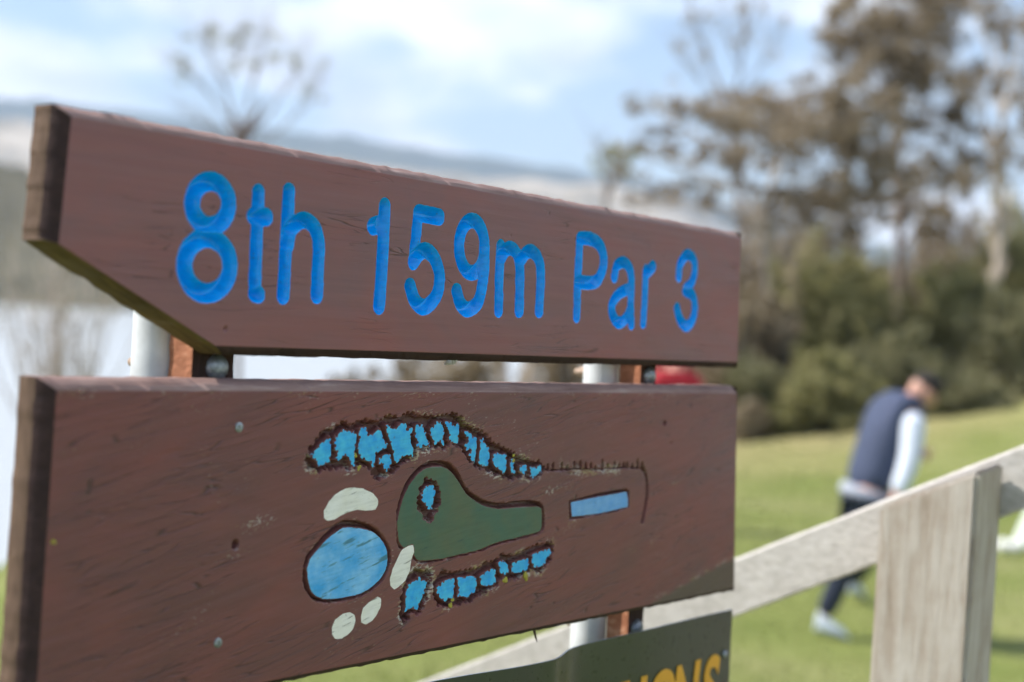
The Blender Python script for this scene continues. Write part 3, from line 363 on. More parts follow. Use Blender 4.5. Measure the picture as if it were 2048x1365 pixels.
def hill(name, dist, tops, colour, rough_amp, depth, seed, patch=None):
    """a ridge standing far off: tops lists (photo x, photo y of the skyline)"""
    n, rows = 150, 14
    px = np.linspace(tops[0][0], tops[-1][0], n); py = np.interp(px, [t[0] for t in tops], [t[1] for t in tops])
    py = py + rough_amp * (vnoise(px / 70, px * 0 + seed, seed) - 0.5) * 2 + rough_amp * 0.5 * (vnoise(px / 23, px * 0 + seed, seed + 1) - 0.5) * 2
    vs, fs = [], []
    for j in range(rows + 6):
        for k in range(n):
            top = at(px[k], py[k], dist); base = Vector((top.x, top.y, 0)); d = Vector((top.x, top.y, 0)).normalized()
            if j <= rows:
                t = j / rows; h = (math.sin((t - .5) * math.pi) + 1) / 2
                jit = (vnoise(np.array([px[k] / 40]), np.array([j * 0.9]), seed + 5)[0] - .5) * 0.10 * math.sin(t * math.pi)
                p = base - d * depth * (1 - t); z = -10 + (top.z + 10) * max(0, h + jit)
            else:
                t = (j - rows) / 5; p = base + d * depth * t; z = -10 + (top.z + 10) * (1 - t)
            vs.append((p.x, p.y, z))
    for j in range(rows + 5):
        for k in range(n - 1): fs.append((j * n + k, j * n + k + 1, (j + 1) * n + k + 1, (j + 1) * n + k))
    me = bpy.data.meshes.new(name); me.from_pydata(vs, [], fs); me.update()
    mt, nt, b = material(name + ' cover', 0.95, 0.05)
    f = noise(nt, coords(nt), 0.012 if dist > 1500 else 0.05, 6, 0.65)
    c = ramp(nt, f, [(0.35, colour[0]), (0.65, colour[1])])
    setc(nt, b, c)
    tag(link_mesh(name, me, mt, smooth=True), kind='structure')
hill('mountain_range', 4200, [(-500, 190), (0, 198), (130, 208), (450, 246), (600, 262), (800, 292), (1000, 322), (1150, 338), (1300, 362), (1450, 410), (1600, 460), (1900, 520), (2500, 570)], ((0.035, 0.055, 0.035), (0.075, 0.085, 0.055)), 5, 900, 3)
hill('far_hillside', 2300, [(-500, 225), (0, 238), (300, 262), (700, 326), (1000, 362), (1200, 370), (1300, 384), (1400, 430), (1500, 480), (1800, 540), (2500, 590)], ((0.20, 0.175, 0.13), (0.50, 0.44, 0.36)), 5, 700, 11)
hill('wooded_headland', 520, [(-700, 325), (-100, 318), (30, 322), (150, 345), (350, 390), (600, 440), (900, 470), (1300, 500), (1700, 560)], ((0.05, 0.048, 0.030), (0.135, 0.122, 0.082)), 12, 150, 23)

# ---------------------------------------------------------------- the tee sign
sign = empty('tee_sign')
SX, SY = Vector((0.61352767, 0.78921936, -0.02676931)), Vector((-0.78967322, 0.61317505, -0.02079812))
SZ = SX.cross(SY)
mw = Matrix((SX, SY, SZ)).transposed().to_4x4(); mw.translation = Vector((-0.37716632, 1.11282776, 1.52215421))
sign.matrix_world = mw      # sign space: x along the boards, y through them to the back, z up
tag(sign, 'brown timber tee sign with carved blue lettering and painted hole map on two pipes', 'sign')

def seg_dist(X, Z, pts):
    d = np.full(X.shape, 1e9)
    for (ax, az), (bx, bz) in zip(pts[:-1], pts[1:]):
        vx, vz = bx - ax, bz - az; l = vx * vx + vz * vz + 1e-12
        t = np.clip(((X - ax) * vx + (Z - az) * vz) / l, 0, 1)
        d = np.minimum(d, (X - ax - t * vx) ** 2 + (Z - az - t * vz) ** 2)
    return np.sqrt(d)
def window(X, Z, pts, mrg):
    p = np.array(pts)
    return (X > p[:, 0].min() - mrg) & (X < p[:, 0].max() + mrg) & (Z > p[:, 1].min() - mrg) & (Z < p[:, 1].max() + mrg)
def stroke_sdf(X, Z, strokes):
    s = np.full(X.shape, 50.0)
    for hw, pts in strokes:
        w = window(X, Z, pts, hw + 6); s[w] = np.minimum(s[w], seg_dist(X[w], Z[w], pts) - hw)
    return s
def poly_sdf(X, Z, pts, mrg=12):
    s = np.full(X.shape, 50.0); w = window(X, Z, pts, mrg); x, z = X[w], Z[w]
    d = seg_dist(x, z, pts + [pts[0]]); ins = np.zeros(x.shape, bool)
    for (ax, az), (bx, bz) in zip(pts, pts[1:] + pts[:1]):
        if az != bz: ins ^= ((az > z) != (bz > z)) & (x < (bx - ax) * (z - az) / (bz - az) + ax)
    s[w] = np.where(ins, -d, d); return s

def carve_board(name, X, Z, depth, shapes, sides, face_mat, side_mats, thick, wear=None, cut=None, bare=None):
    """board face as a relief grid (mm); each shape (name, material, sdf) is cut out of it along its outline
    into a child mesh; the grid's rim is carried round the worn, chamfered edges to the back"""
    ny, nx = X.shape[0] - 1, X.shape[1] - 1
    W = nx + 1
    V = np.stack([X.ravel(), depth.ravel(), Z.ravel()], 1)
    ci = (np.arange(ny)[:, None] * W + np.arange(nx)[None]).ravel()
    quad = np.stack([ci, ci + 1, ci + W + 1, ci + W], 1)
    owner = np.full(len(quad), -1); extra = []; polys = {-1: []}
    for k, (nm, mt, S) in enumerate(shapes):
        S = S.ravel(); q = S[quad]; ins = (q < 0).sum(1); polys[k] = []
        owner[(ins == 4) & (owner == -1)] = k
        edge = {}
        for c in np.nonzero((ins > 0) & (ins < 4) & (owner == -1))[0]:
            idx = quad[c]; owner[c] = -9
            pin, pout = [], []
            for a, b in zip(idx, np.roll(idx, -1)):
                a, b = int(a), int(b)
                (pin if S[a] < 0 else pout).append(a)
                if (S[a] < 0) != (S[b] < 0):
                    key = (min(a, b), max(a, b))
                    if key not in edge:
                        t = S[key[0]] / (S[key[0]] - S[key[1]]); t = min(max(t, 0.02), 0.98)
                        edge[key] = len(V) + len(extra); extra.append(V[key[0]] * (1 - t) + V[key[1]] * t)
                    pin.append(edge[key]); pout.append(edge[key])
            polys[k].append(pin); polys[-1].append(pout)
    V = np.concatenate([V, np.array(extra)]) if extra else V
    # rim: bottom row, right column, top row, left column
    rim = []          # (grid index, side id, t)
    def run(ids, cuts):
        for (i0, i1, sid) in cuts:
            for j in range(i0, i1): rim.append((int(ids[j]), sid, (j - i0) / (i1 - i0)))
    bot = np.arange(nx + 1); rgt = np.arange(ny + 1) * W + nx; top = (ny * W + np.arange(nx + 1))[::-1]; lft = (np.arange(ny + 1) * W)[::-1]
    run(bot, sides['bottom']); run(rgt, [(0, ny, sides['right'])]); run(top, [(0, nx, sides['top'])]); run(lft, [(0, ny, sides['left'])])
    corners = sides['corners']; cham = sides['chamfer']; K = len(corners)
    outer = []
    def off(a, b, c):
        d = (b - a) / np.linalg.norm(b - a); nrm = np.array([d[1], -d[0]]); return a + nrm * c, d
    for k in range(K):
        p0, d0 = off(corners[k - 1], corners[k], cham[k - 1]); p1, d1 = off(corners[k], corners[(k + 1) % K], cham[k])
        t = np.linalg.solve(np.stack([d0, -d1], 1), p1 - p0); outer.append(p0 + d0 * t[0])
    base = len(V); R = len(rim); ring1, ring2 = [], []
    for j, (gi, sid, t) in enumerate(rim):
        o = outer[sid] * (1 - t) + outer[(sid + 1) % K] * t
        if 0.004 < t < 0.996:
            o = o + (vnoise(np.array([j / 9.0]), np.array([sid * 3.3]), 7)[0] - 0.5) * 1.5
        ring1.append((o[0], cham[sid] + (vnoise(np.array([j / 5.0]), np.array([sid * 7.1]), 9)[0] - .5) * 1.2, o[1])); ring2.append((o[0], thick, o[1]))
    V = np.concatenate([V, np.array(ring1), np.array(ring2)]) / 1000.0
    side_faces, side_idx = [], []
    for j in range(R):
        n = (j + 1) % R; sid = rim[j][1]
        side_faces.append((rim[j][0], base + j, base + n, rim[n][0])); side_idx.append(sides['mat'][sid][0])
        side_faces.append((base + j, base + R + j, base + R + n, base + n)); side_idx.append(sides['mat'][sid][1])
    side_faces.append(tuple(base + R + j for j in range(R))[::-1]); side_idx.append(1)
    def emit(nm, k, mats, parent, more=(), midx=()):
        q = quad[owner == k].tolist(); f = q + polys[k] + list(more)
        used = np.unique(np.concatenate([np.array(x) for x in ([quad[owner == k].ravel()] if q else []) + polys[k] + [list(t) for t in more]])).astype(int)
        mp = np.full(len(V), -1); mp[used] = np.arange(len(used))
        me = bpy.data.meshes.new(nm); me.from_pydata(V[used].tolist(), [], [[int(mp[i]) for i in t] for t in f]); me.update()
        if more and bare is not None: me.attributes.new('bare', 'FLOAT', 'POINT').data.foreach_set('value', np.concatenate([bare.ravel(), np.zeros(len(V) - bare.size)])[used])
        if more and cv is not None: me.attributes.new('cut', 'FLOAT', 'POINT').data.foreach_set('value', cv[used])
        if more and wv is not None: me.attributes.new('wear', 'FLOAT', 'POINT').data.foreach_set('value', wv[used])
        if more: me.polygons.foreach_set('material_index', [0] * (len(f) - len(more)) + list(midx))
        ob = link_mesh(nm, me, mats, parent, True); me.set_sharp_from_angle(angle=math.radians(48)); return ob
    wv = None if wear is None else np.concatenate([wear.ravel(), np.zeros(len(V) - wear.size)])
    cv = None if cut is None else np.concatenate([cut.ravel(), np.zeros(len(V) - cut.size)])
    bd = emit(name, -1, [face_mat] + side_mats, sign, side_faces, side_idx)
    for k, (nm, mt, S) in enumerate(shapes):
        if (owner == k).any(): emit(nm, k, [mt], bd)
    return bd
A = lambda *p: [np.array(q, float) for q in p]
SIDE_MATS = [M['edge_dark'], M['edge_top'], M['end_grain'], M['cut']]

def make_arrow_board():
    TL, TR, BR, C1, C2 = A((27, 220.8), (1127.7, 218.2), (1136.9, 43.9), (21.0, 118.2), (186.5, 41.4))
    T2 = TL + (TR - TL) * 0.15
    n1, n2, ny = 138, 762, 142
    top = np.concatenate([TL + (T2 - TL) * np.linspace(0, 1, n1, endpoint=False)[:, None], T2 + (TR - T2) * np.linspace(0, 1, n2 + 1)[:, None]])
    bot = np.concatenate([C1 + (C2 - C1) * np.linspace(0, 1, n1, endpoint=False)[:, None], C2 + (BR - C2) * np.linspace(0, 1, n2 + 1)[:, None]])
    t = np.linspace(0, 1, ny + 1)[:, None, None]; P = bot[None] * (1 - t) + top[None] * t
    X, Z = P[..., 0], P[..., 1]
    depth = np.zeros(X.shape); shapes = []
    for ch, strokes in LETTERS:
        s = stroke_sdf(X, Z, strokes)
        s = s + 0.5 * (vnoise(X / 5, Z / 5, 31) - 0.5) * (s < 20)
        u = np.clip(-s / 8.4, 0, 1)
        depth = np.maximum(depth, 13.0 * np.clip(1.004 - np.sqrt((1 - u) ** 2 + 0.012), 0, 1))       # router V-cut with a slightly rounded floor
        shapes.append(('letter', M['letter'], s))
    for x, z, r, d in ((197, 57, 2.6, 4), (131, 138, 1.6, 1.5), (603, 176, 1.6, 1.2)):
        depth = np.maximum(depth, d * np.clip(1 - np.hypot(X - x, Z - z) / r, 0, 1))
    depth = depth + 0.35 * (vnoise(X / 45, Z / 14, 5) - .5) * (depth < .01)
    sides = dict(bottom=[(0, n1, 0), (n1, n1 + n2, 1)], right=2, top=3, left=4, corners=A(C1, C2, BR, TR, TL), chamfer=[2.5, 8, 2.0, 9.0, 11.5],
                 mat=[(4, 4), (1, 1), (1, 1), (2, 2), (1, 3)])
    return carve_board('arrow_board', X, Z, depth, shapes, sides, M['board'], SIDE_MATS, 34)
make_arrow_board()

def bites(poly, step, r0, r1, seed):
    """round router bites strung along an outline"""
    rr = np.random.default_rng(seed); out = []
    for (ax, az), (bx, bz) in zip(poly, poly[1:] + poly[:1]):
        L = math.hypot(bx - ax, bz - az); n = max(1, int(round(L / step)))
        for k in range(n):
            t = (k + rr.uniform(.1, .9)) / n; out.append((ax + (bx - ax) * t, az + (bz - az) * t, rr.uniform(r0, r1)))
    return out
def circles_sdf(X, Z, cs):
    s = np.full(X.shape, 50.0)
    for x, z, r in cs:
        w = (np.abs(X - x) < r + 5) & (np.abs(Z - z) < r + 5); s[w] = np.minimum(s[w], np.hypot(X[w] - x, Z[w] - z) - r)
    return s
def make_map_board():
    TL, TR, BR, BL = A((25.7, 1.5), (1140, 0), (1159.8, -278.2), (20.5, -268))
    nx, ny = 900, 222
    u = np.linspace(0, 1, nx + 1)[None, :, None]; t = np.linspace(0, 1, ny + 1)[:, None, None]
    P = (BL * (1 - u) + BR * u) * (1 - t) + (TL * (1 - u) + TR * u) * t
    X, Z = P[..., 0], P[..., 1]
    jag = 3.2 * (vnoise(X / 4.2, Z / 4.2, 41) - 0.5) + 1.4 * (vnoise(X / 2.0, Z / 2.0, 42) - 0.5)
    fine = 1.3 * (vnoise(X / 3.0, Z / 3.0, 43) - 0.5)
    rec = [(k, poly_sdf(X, Z, p)) for k, p in RECESSES]
    rec = [np.minimum(s + 0.12 * jag * (s < 12), circles_sdf(X, Z, bites(RECESSES[i][1], 7.0, 1.8, 3.4, 60 + i))) if k == 'j' else s + fine * 0.8 for i, (k, s) in enumerate(rec)]
    hole = rec[5]
    pats = [[k, poly_sdf(X, Z, p)] for k, p in PATCHES]
    for i, q in enumerate(pats):
        q[1] = q[1] + fine * (0.35 if q[0] in 'bp' else 0.5)
        if q[0] in 'bp': q[1] = np.maximum(q[1] - 0.6, -circles_sdf(X, Z, bites(PATCHES[i][1], 15.0, 0.9, 1.9, 90 + i)))
    bunk = np.minimum.reduce([s for k, s in pats if k == 'w'])
    for q in pats:
        if q[0] == 'g': q[1] = np.maximum(np.maximum(q[1], -hole), -(bunk - 0.6))
    r = np.minimum.reduce(rec); isl = np.minimum.reduce([s for k, s in pats])
    s = np.maximum(r, -(isl - 0.3))
    depth = 7.5 * smooth(0, 2.2, -s)
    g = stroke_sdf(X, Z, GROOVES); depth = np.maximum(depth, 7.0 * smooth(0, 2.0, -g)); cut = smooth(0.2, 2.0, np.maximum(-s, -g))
    depth += (0.9 * (vnoise(X / 3, Z / 3, 44) - .5) + 0.6 * (vnoise(X / 8, Z / 5, 45) - .5)) * (depth > 1)
    depth -= 0.7 * smooth(0, 2.0, -bunk)
    depth += 0.5 * (vnoise((X + Z * 4) / 60, (Z - X * .22) / 7, 46) - .5) * (depth < 1)
    for x, z, rr, d in ((221.3, -138.4, 4.2, 9), (950.4, -39.6, 3.2, 7), (968, -66, 2.0, 2)):
        depth = np.maximum(depth, d * smooth(0, 0.5, 1 - np.hypot(X - x, (Z - z) * .8) / rr))
    rim_d = np.minimum.reduce([np.abs(q) for q in rec[:3]] + [np.abs(rec[5])]); wear = np.exp(-(rim_d / 5.0) ** 2) + 0.6 * np.exp(-(np.abs(r) / 4.0) ** 2) + 0.7 * np.exp(-(np.abs(g) / 5.0) ** 2)
    band = np.exp(-((Z + 0.095 * 0 - (-92 + (X - 640) * -0.02)) / 7) ** 2) * ((X > 640) & (X < 850))                     # scuffed strip under the small tree line
    for x, z, rr in ((911, -196, 26), (956, -219, 9), (985, -120, 14), (360, -75, 20), (255, -118, 24), (232, -146, 16), (330, -60, 14), (640, -150, 24), (745, -160, 22), (700, -118, 30)):
        band = band + 0.8 * np.exp(-(((X - x) - 2.2 * (Z - z)) ** 2 * .25 + ((Z - z) * 1.6) ** 2) / rr ** 2 * 2.2)
    top_w = 0.55 * np.exp(-((Z - 1) / 10) ** 2)
    wear = np.clip(0.75 * wear + band + top_w, 0, 1.1) * smooth(0.25, 0.75, vnoise(X / 26, Z / 16, 51))
    ln = (Z + 259.6) - (X - 1010.0) * 0.185        # bare, darkened corner where the paint has split off
    bare = smooth(0, 5, -ln + 6 * (vnoise(X / 9, Z / 9, 61) - .5)) * (X > 880); wear = np.maximum(wear, 0.9 * np.exp(-(ln / 5) ** 2) * (X > 940) * smooth(.3, .6, vnoise(X / 12, Z / 12, 62)))
    nm = dict(b='painted_trees', p='painted_pond', t='painted_tee', l='painted_lake', g='painted_fairway', w='painted_bunker')
    order = sorted(pats, key=lambda q: 'wbptlg'.index(q[0]))
    shapes = [(nm[k], M[k], sd) for k, sd in order]
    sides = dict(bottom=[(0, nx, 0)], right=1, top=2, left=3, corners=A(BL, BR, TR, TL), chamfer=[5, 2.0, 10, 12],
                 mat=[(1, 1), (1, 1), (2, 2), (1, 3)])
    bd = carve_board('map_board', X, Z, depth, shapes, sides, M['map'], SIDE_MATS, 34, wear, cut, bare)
    # lichen tufts and screw heads
    for x, z, r in ((530.3, -230.5, 5), (533, -224, 3.5), (623.3, -212.1, 6), (661.3, -211, 8.5), (629.5, -77.3, 4), (628, -71, 3), (377, -75, 4), (30, -120, 3), (372, -62, 3)):
        mb = MB()
        for k in range(7):
            a, q = random.uniform(0, 6.28), random.uniform(0, r * .6)
            cx, cz, rr = x + q * math.cos(a), z + q * math.sin(a), r * random.uniform(.3, .5)
            mb.lathe([(rr, 0), (rr * .85, rr * .35), (rr * .4, rr * .55), (rr * .05, rr * .5)], 9, 0,
                     Matrix.Scale(.001, 4) @ Matrix.Translation((cx, 0.3, cz)) @ Matrix.Rotation(math.radians(90), 4, 'X'))
        mb.build('lichen', M['lichen'], bd, True)
    for x, z in ((218.5, -31.6), (206.4, -225.4)):
        mb = MB(); mb.lathe([(4.6, 0), (4.6, .7), (4.0, 1.1), (1.6, 1.1), (1.2, .3), (.05, .25)], 18, 0,
                            Matrix.Scale(.001, 4) @ Matrix.Translation((x, 0.2, z)) @ Matrix.Rotation(math.radians(90), 4, 'X'))
        mb.build('screw', M['bolt'], bd, True, 40)
    return bd
make_map_board()

def dome(mb, x, y, z, r, h):
    mb.lathe([(r, 0), (r * .97, h * .3), (r * .8, h * .68), (r * .45, h * .93), (r * .05, h)], 20, 0,
             Matrix.Translation((x, y, z)) @ Matrix.Rotation(math.radians(90), 4, 'X'))
for px, b0, b1, bx in ((0.1965, 0.190, 0.239, 0.218), (0.932, 0.939, 0.976, 0.9590)):
    mb = MB(); mb.tube([(px, 0.0925, -1.78), (px, 0.0925, 0.19)], 0.024, 28); mb.build('pipe_post', M['galv'], sign, True, 50)
    # rough-sawn batten between pipe and boards: side faces rough, front face dark
    mb = MB(); zz = np.linspace(-0.72, 0.19, 92)
    ring = [(b0, .0345), (b1, .0345), (b1, .0682), (b0 + .012, .0682), (b0, .0675), (b0, .056), (b0, .044)]
    for j, z in enumerate(zz):
        mb.v += [(x + random.uniform(-.0007, .0007), y + random.uniform(-.0005, .0003) * (y > .035), z) for x, y in ring]
    n = len(ring)
    for j in range(len(zz) - 1):
        for k in range(n):
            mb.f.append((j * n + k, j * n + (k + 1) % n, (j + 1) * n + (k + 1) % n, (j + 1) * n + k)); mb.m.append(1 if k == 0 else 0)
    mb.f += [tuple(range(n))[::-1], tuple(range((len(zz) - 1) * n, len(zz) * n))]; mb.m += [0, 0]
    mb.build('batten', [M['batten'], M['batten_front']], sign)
    for z in (0.0208, -0.316):
        mb = MB(); dome(mb, bx, 0.0342, z, 0.0125, 0.0075); hb = mb.build('bolt_head', M['bolt'], sign, True, 60)
        nb = MB(); R90 = Matrix.Rotation(math.radians(-90), 4, 'X')
        nb.lathe([(.0105, 0), (.0105, .0025)], 18, 0, Matrix.Translation((px + .004, .1162, z)) @ R90)
        nb.lathe([(.0085, 0), (.0085, .008), (.0075, .009)], 6, 0, Matrix.Translation((px + .004, .1188, z)) @ R90)
        nb.lathe([(.0048, 0), (.0048, .008), (.004, .0095)], 12, 0, Matrix.Translation((px + .004, .1278, z)) @ R90)
        nb.build('nut', M['rust'], sign, False)
# a splinter of bark caught under the arrow board and the nail under the map board
mb = MB(); mb.tube([(0.708, 0.02, -0.270), (0.711, 0.019, -0.286), (0.7155, 0.018, -0.2975)], [.0019, .0017, .0006], 7)
mb.build('nail', M['edge_dark'], sign)
mb = MB()
for k in range(9):
    mb.lathe([(.0034, -.002), (.0030, .001), (.0004, .0028)], 8, 0, Matrix.Translation((0.518 + .0016 * k, 0.012 + random.uniform(-.003, .003), 0.0345 + random.uniform(-.0035, .001))))
mb.build('cocoon', M['rail'], sign, True)

def make_plate():
    xs = np.linspace(0.03, 1.1655, 190); zs = np.linspace(-0.640, 0, 26)
    vs, fs = [], []
    def yy(x, t):
        b = -0.027 * math.exp(-((x - .692) / (.055 if x > .692 else .13)) ** 2) - 0.005 * math.exp(-((x - .40) / .08) ** 2)
        return 0.004 + b * (0.35 + 0.65 * t) + .0009 * math.sin(x * 19)
    for side in (0, .0022):
        for j, z in enumerate(zs):
            for x in xs:
                t = j / 25; top = -0.3105 + 0.0025 * (x - 1.166) / -0.7
                vs.append((x, yy(x, t) + side, top + (z if j < 25 else 0)))
    n, mz = len(xs), len(zs); o = n * mz; mi = []
    for j in range(mz - 1):
        for k in range(n - 1):
            a = j * n + k; fs.append((a, a + 1, a + n + 1, a + n)); fs.append((o + a, o + a + n, o + a + n + 1, o + a + 1)); mi += [0, 0]
    for k in range(n - 1):
        a = (mz - 1) * n + k; fs.append((a, a + 1, o + a + 1, o + a)); fs.append((k, o + k, o + k + 1, k + 1)); mi += [1, 1]
    for j in range(mz - 1):
        a = j * n; fs.append((a, a + n, o + a + n, o + a)); a += n - 1; fs.append((a, o + a, o + a + n, a + n)); mi += [1, 1]
    me = bpy.data.meshes.new('notice_plate'); me.from_pydata(vs, [], fs); me.update(); me.polygons.foreach_set('material_index', mi)
    pl = link_mesh('notice_plate', me, [M['plate'], M['plate_edge']], sign, True); me.set_sharp_from_angle(angle=math.radians(40))
    pl['label'] = 'dark olive metal notice plate with buckled top edge and yellow lettering'
    for ch, x in (('T', 0.868), ('I', 0.9325), ('O', 0.9835), ('N', 1.0485), ('S', 1.1155)):
        cu = bpy.data.curves.new('letter', 'FONT'); cu.body = ch; cu.size = 0.118; cu.align_x = 'CENTER'; cu.offset = 0.0035; cu.extrude = 0.0004
        tmp = bpy.data.objects.new('tmp', cu); COL.objects.link(tmp)
        bpy.context.view_layer.update()
        me = bpy.data.meshes.new_from_object(tmp.evaluated_get(bpy.context.evaluated_depsgraph_get()))
        bpy.data.objects.remove(tmp)
        for v in me.vertices:
            fx, fy, fz = v.co; v.co = (x + fx * 0.78 + 0.14 * (fy - 0.07), yy(x + fx, .9) - 0.0012 - fz, -0.4535 + fy)
        link_mesh('letter', me, M['yellow'], pl)
    mb = MB(); mb.lathe([(.006, 0), (.006, .0012), (.004, .003), (.0004, .0036)], 16, 0, Matrix.Translation((1.149, .0035, -0.372)) @ Matrix.Rotation(math.radians(90), 4, 'X'))
    mb.build('screw', M['bolt'], pl, True, 50)
make_plate()

# ---------------------------------------------------------------- the sloping handrail behind the sign
rail_root = empty('handrail', (0.70, 2.12, terrain(0.7, 2.12) + 0.0))
tag(rail_root, 'weathered pale timber handrail sloping down behind the tee sign on thick post', 'handrail')
def rl(v): return Vector(v) - rail_root.location
a, c = Vector((-0.126, 2.72, 0.866)), Vector((0.794, 2.179, 1.424))
d = (c - a).normalized(); nh = Vector((-0.508, -0.861, 0)).normalized(); dn = d.cross(nh).normalized()
if dn.z > 0: dn = -dn
a2, c2 = a - d * 1.15, c + d * 0.75
mb = MB(); segs = 60; sec = [(0, 0), (0.0025, 0.0), (0, 0.0025), (0, .088), (.003, .091), (.036, .091), (.039, .088), (.039, .003), (.036, 0)]
sec = [(.004, 0), (0, .004), (0, .087), (.004, .091), (.036, .091), (.040, .087), (.040, .004), (.036, 0)]
for j in range(segs + 1):
    p = a2.lerp(c2, j / segs)
    for q, w in sec: mb.v.append(tuple(rl(p - nh * (q + random.uniform(-.0004, .0004)) + dn * (w + random.uniform(-.0006, .0006)))))
n = len(sec)
for j in range(segs):
    for k in range(n): mb.f.append((j * n + k, j * n + (k + 1) % n, (j + 1) * n + (k + 1) % n, (j + 1) * n + k)); mb.m.append(0)
mb.f += [tuple(range(n)), tuple(range(segs * n, segs * n + n))[::-1]]; mb.m += [0, 0]
mb.build('rail', M['rail'], rail_root)
def fence_post(FL, FR, depth, drop):
    """square post with its top cut to the slope of the rail"""
    back = -nh * depth; tops = [FL, FR, FR + back, FL + back]
    bm = bmesh.new(); lo = [bm.verts.new(rl((p.x, p.y, float(terrain(p.x, p.y)) - .25))) for p in tops]; hi = [bm.verts.new(rl(p)) for p in tops]
    bm.faces.new(lo[::-1]); bm.faces.new(hi)
    for k in range(4): bm.faces.new((lo[k], lo[(k + 1) % 4], hi[(k + 1) % 4], hi[k]))
    bmesh.ops.bevel(bm, geom=bm.edges[:], offset=.006, segments=2, affect='EDGES')
    bmesh.ops.recalc_face_normals(bm, faces=bm.faces[:])
    me = bpy.data.meshes.new('post'); bm.to_mesh(me); bm.free()
    return link_mesh('post', me, M['post'], rail_root)
FL, FR = at(1766, 1014, 2.115), at(1957, 942, 2.045)
hd = Vector((0.861, -0.508, 0)).normalized()
zf = FR.z
FRb = Vector((FR.x, FR.y, zf)); FLb = FRb - hd * 0.140; FLb.z = FL.z
fence_post(FLb, FRb, 0.170, 0)
for off in (-1.72, 1.02):
    s1, s2 = FLb + d * off, FRb + d * off
    fence_post(s1, s2, 0.170, 0)

# ---------------------------------------------------------------- people
def skin(name, joints, edges, mat, parent, root, levels=2):
    """continuous surface grown round a jointed skeleton"""
    names = list(joints); me = bpy.data.meshes.new(name)
    me.from_pydata([Vector(joints[k][0]) for k in names], [(names.index(a), names.index(b)) for a, b in edges], [])
    ob = bpy.data.objects.new('tmp_skin', me); COL.objects.link(ob)
    md = ob.modifiers.new('skin', 'SKIN')
    for k, v in zip(names, me.skin_vertices[0].data):
        r = joints[k][1]; v.radius = r if isinstance(r, tuple) else (r, r); v.use_root = (k == root)
    ob.modifiers.new('sub', 'SUBSURF').levels = levels
    bpy.context.view_layer.update()
    new = bpy.data.meshes.new_from_object(ob.evaluated_get(bpy.context.evaluated_depsgraph_get()))
    bpy.data.objects.remove(ob); new.name = name; new.materials.clear()
    return link_mesh(name, new, mat, parent, True)
M['skin'] = mat_plain('skin', (0.52, 0.29, 0.22), 0.5, 0, 0.08)
M['navy'] = mat_plain('navy knit', (0.045, 0.060, 0.115), 0.85, 0, 0.12)
M['trousers'] = mat_plain('dark navy cloth', (0.020, 0.028, 0.055), 0.85, 0, 0.15)
M['shirt'] = mat_plain('pale blue-white shirt', (0.62, 0.68, 0.80), 0.8, 0, 0.04)
M['shoe'] = mat_plain('pale shoe leather', (0.50, 0.56, 0.64), 0.5, 0, 0.1)
M['cap'] = mat_plain('dark hair', (0.020, 0.015, 0.012), 0.8, 0, 0.2)
M['red'] = mat_plain('red jacket', (0.42, 0.008, 0.022), 0.7, 0, 0.15)
def ellipsoid(mb, c, r, mat=None, seg=16, rings=10):
    prof = [(max(.002, math.sin(math.pi * k / rings)), -math.cos(math.pi * k / rings)) for k in range(rings + 1)]
    mb.lathe(prof, seg, 0, Matrix.Translation(c) @ (mat or Matrix()) @ Matrix.Diagonal((*r, 1)))
def hand_chain(J, E, wrist, palm, fdir, side, tag_):
    """palm, four fingers and a thumb rooted on the side of the palm"""
    w, p = Vector(wrist), Vector(palm); f = Vector(fdir).normalized(); sd = Vector(side).normalized(); crl = f.cross(sd).normalized()
    for k, (o, ln) in enumerate(((-.030, .062), (-.010, .075), (.011, .070), (.030, .054))):
        b = p + sd * o
        J[tag_ + 'f%da' % k] = (b + f * .018, .0095); J[tag_ + 'f%db' % k] = (b + f * (.018 + ln * .5) + crl * .010, .0088)
        J[tag_ + 'f%dc' % k] = (b + f * (.018 + ln * .85) + crl * .034, .0078)
        E += [(tag_ + 'palm', tag_ + 'f%da' % k), (tag_ + 'f%da' % k, tag_ + 'f%db' % k), (tag_ + 'f%db' % k, tag_ + 'f%dc' % k)]
    J[tag_ + 'th1'] = (p - f * .028 - sd * .040, .012); J[tag_ + 'th2'] = (p + f * .012 - sd * .056 + crl * .014, .0095)
    E += [(tag_ + 'palm', tag_ + 'th1'), (tag_ + 'th1', tag_ + 'th2')]
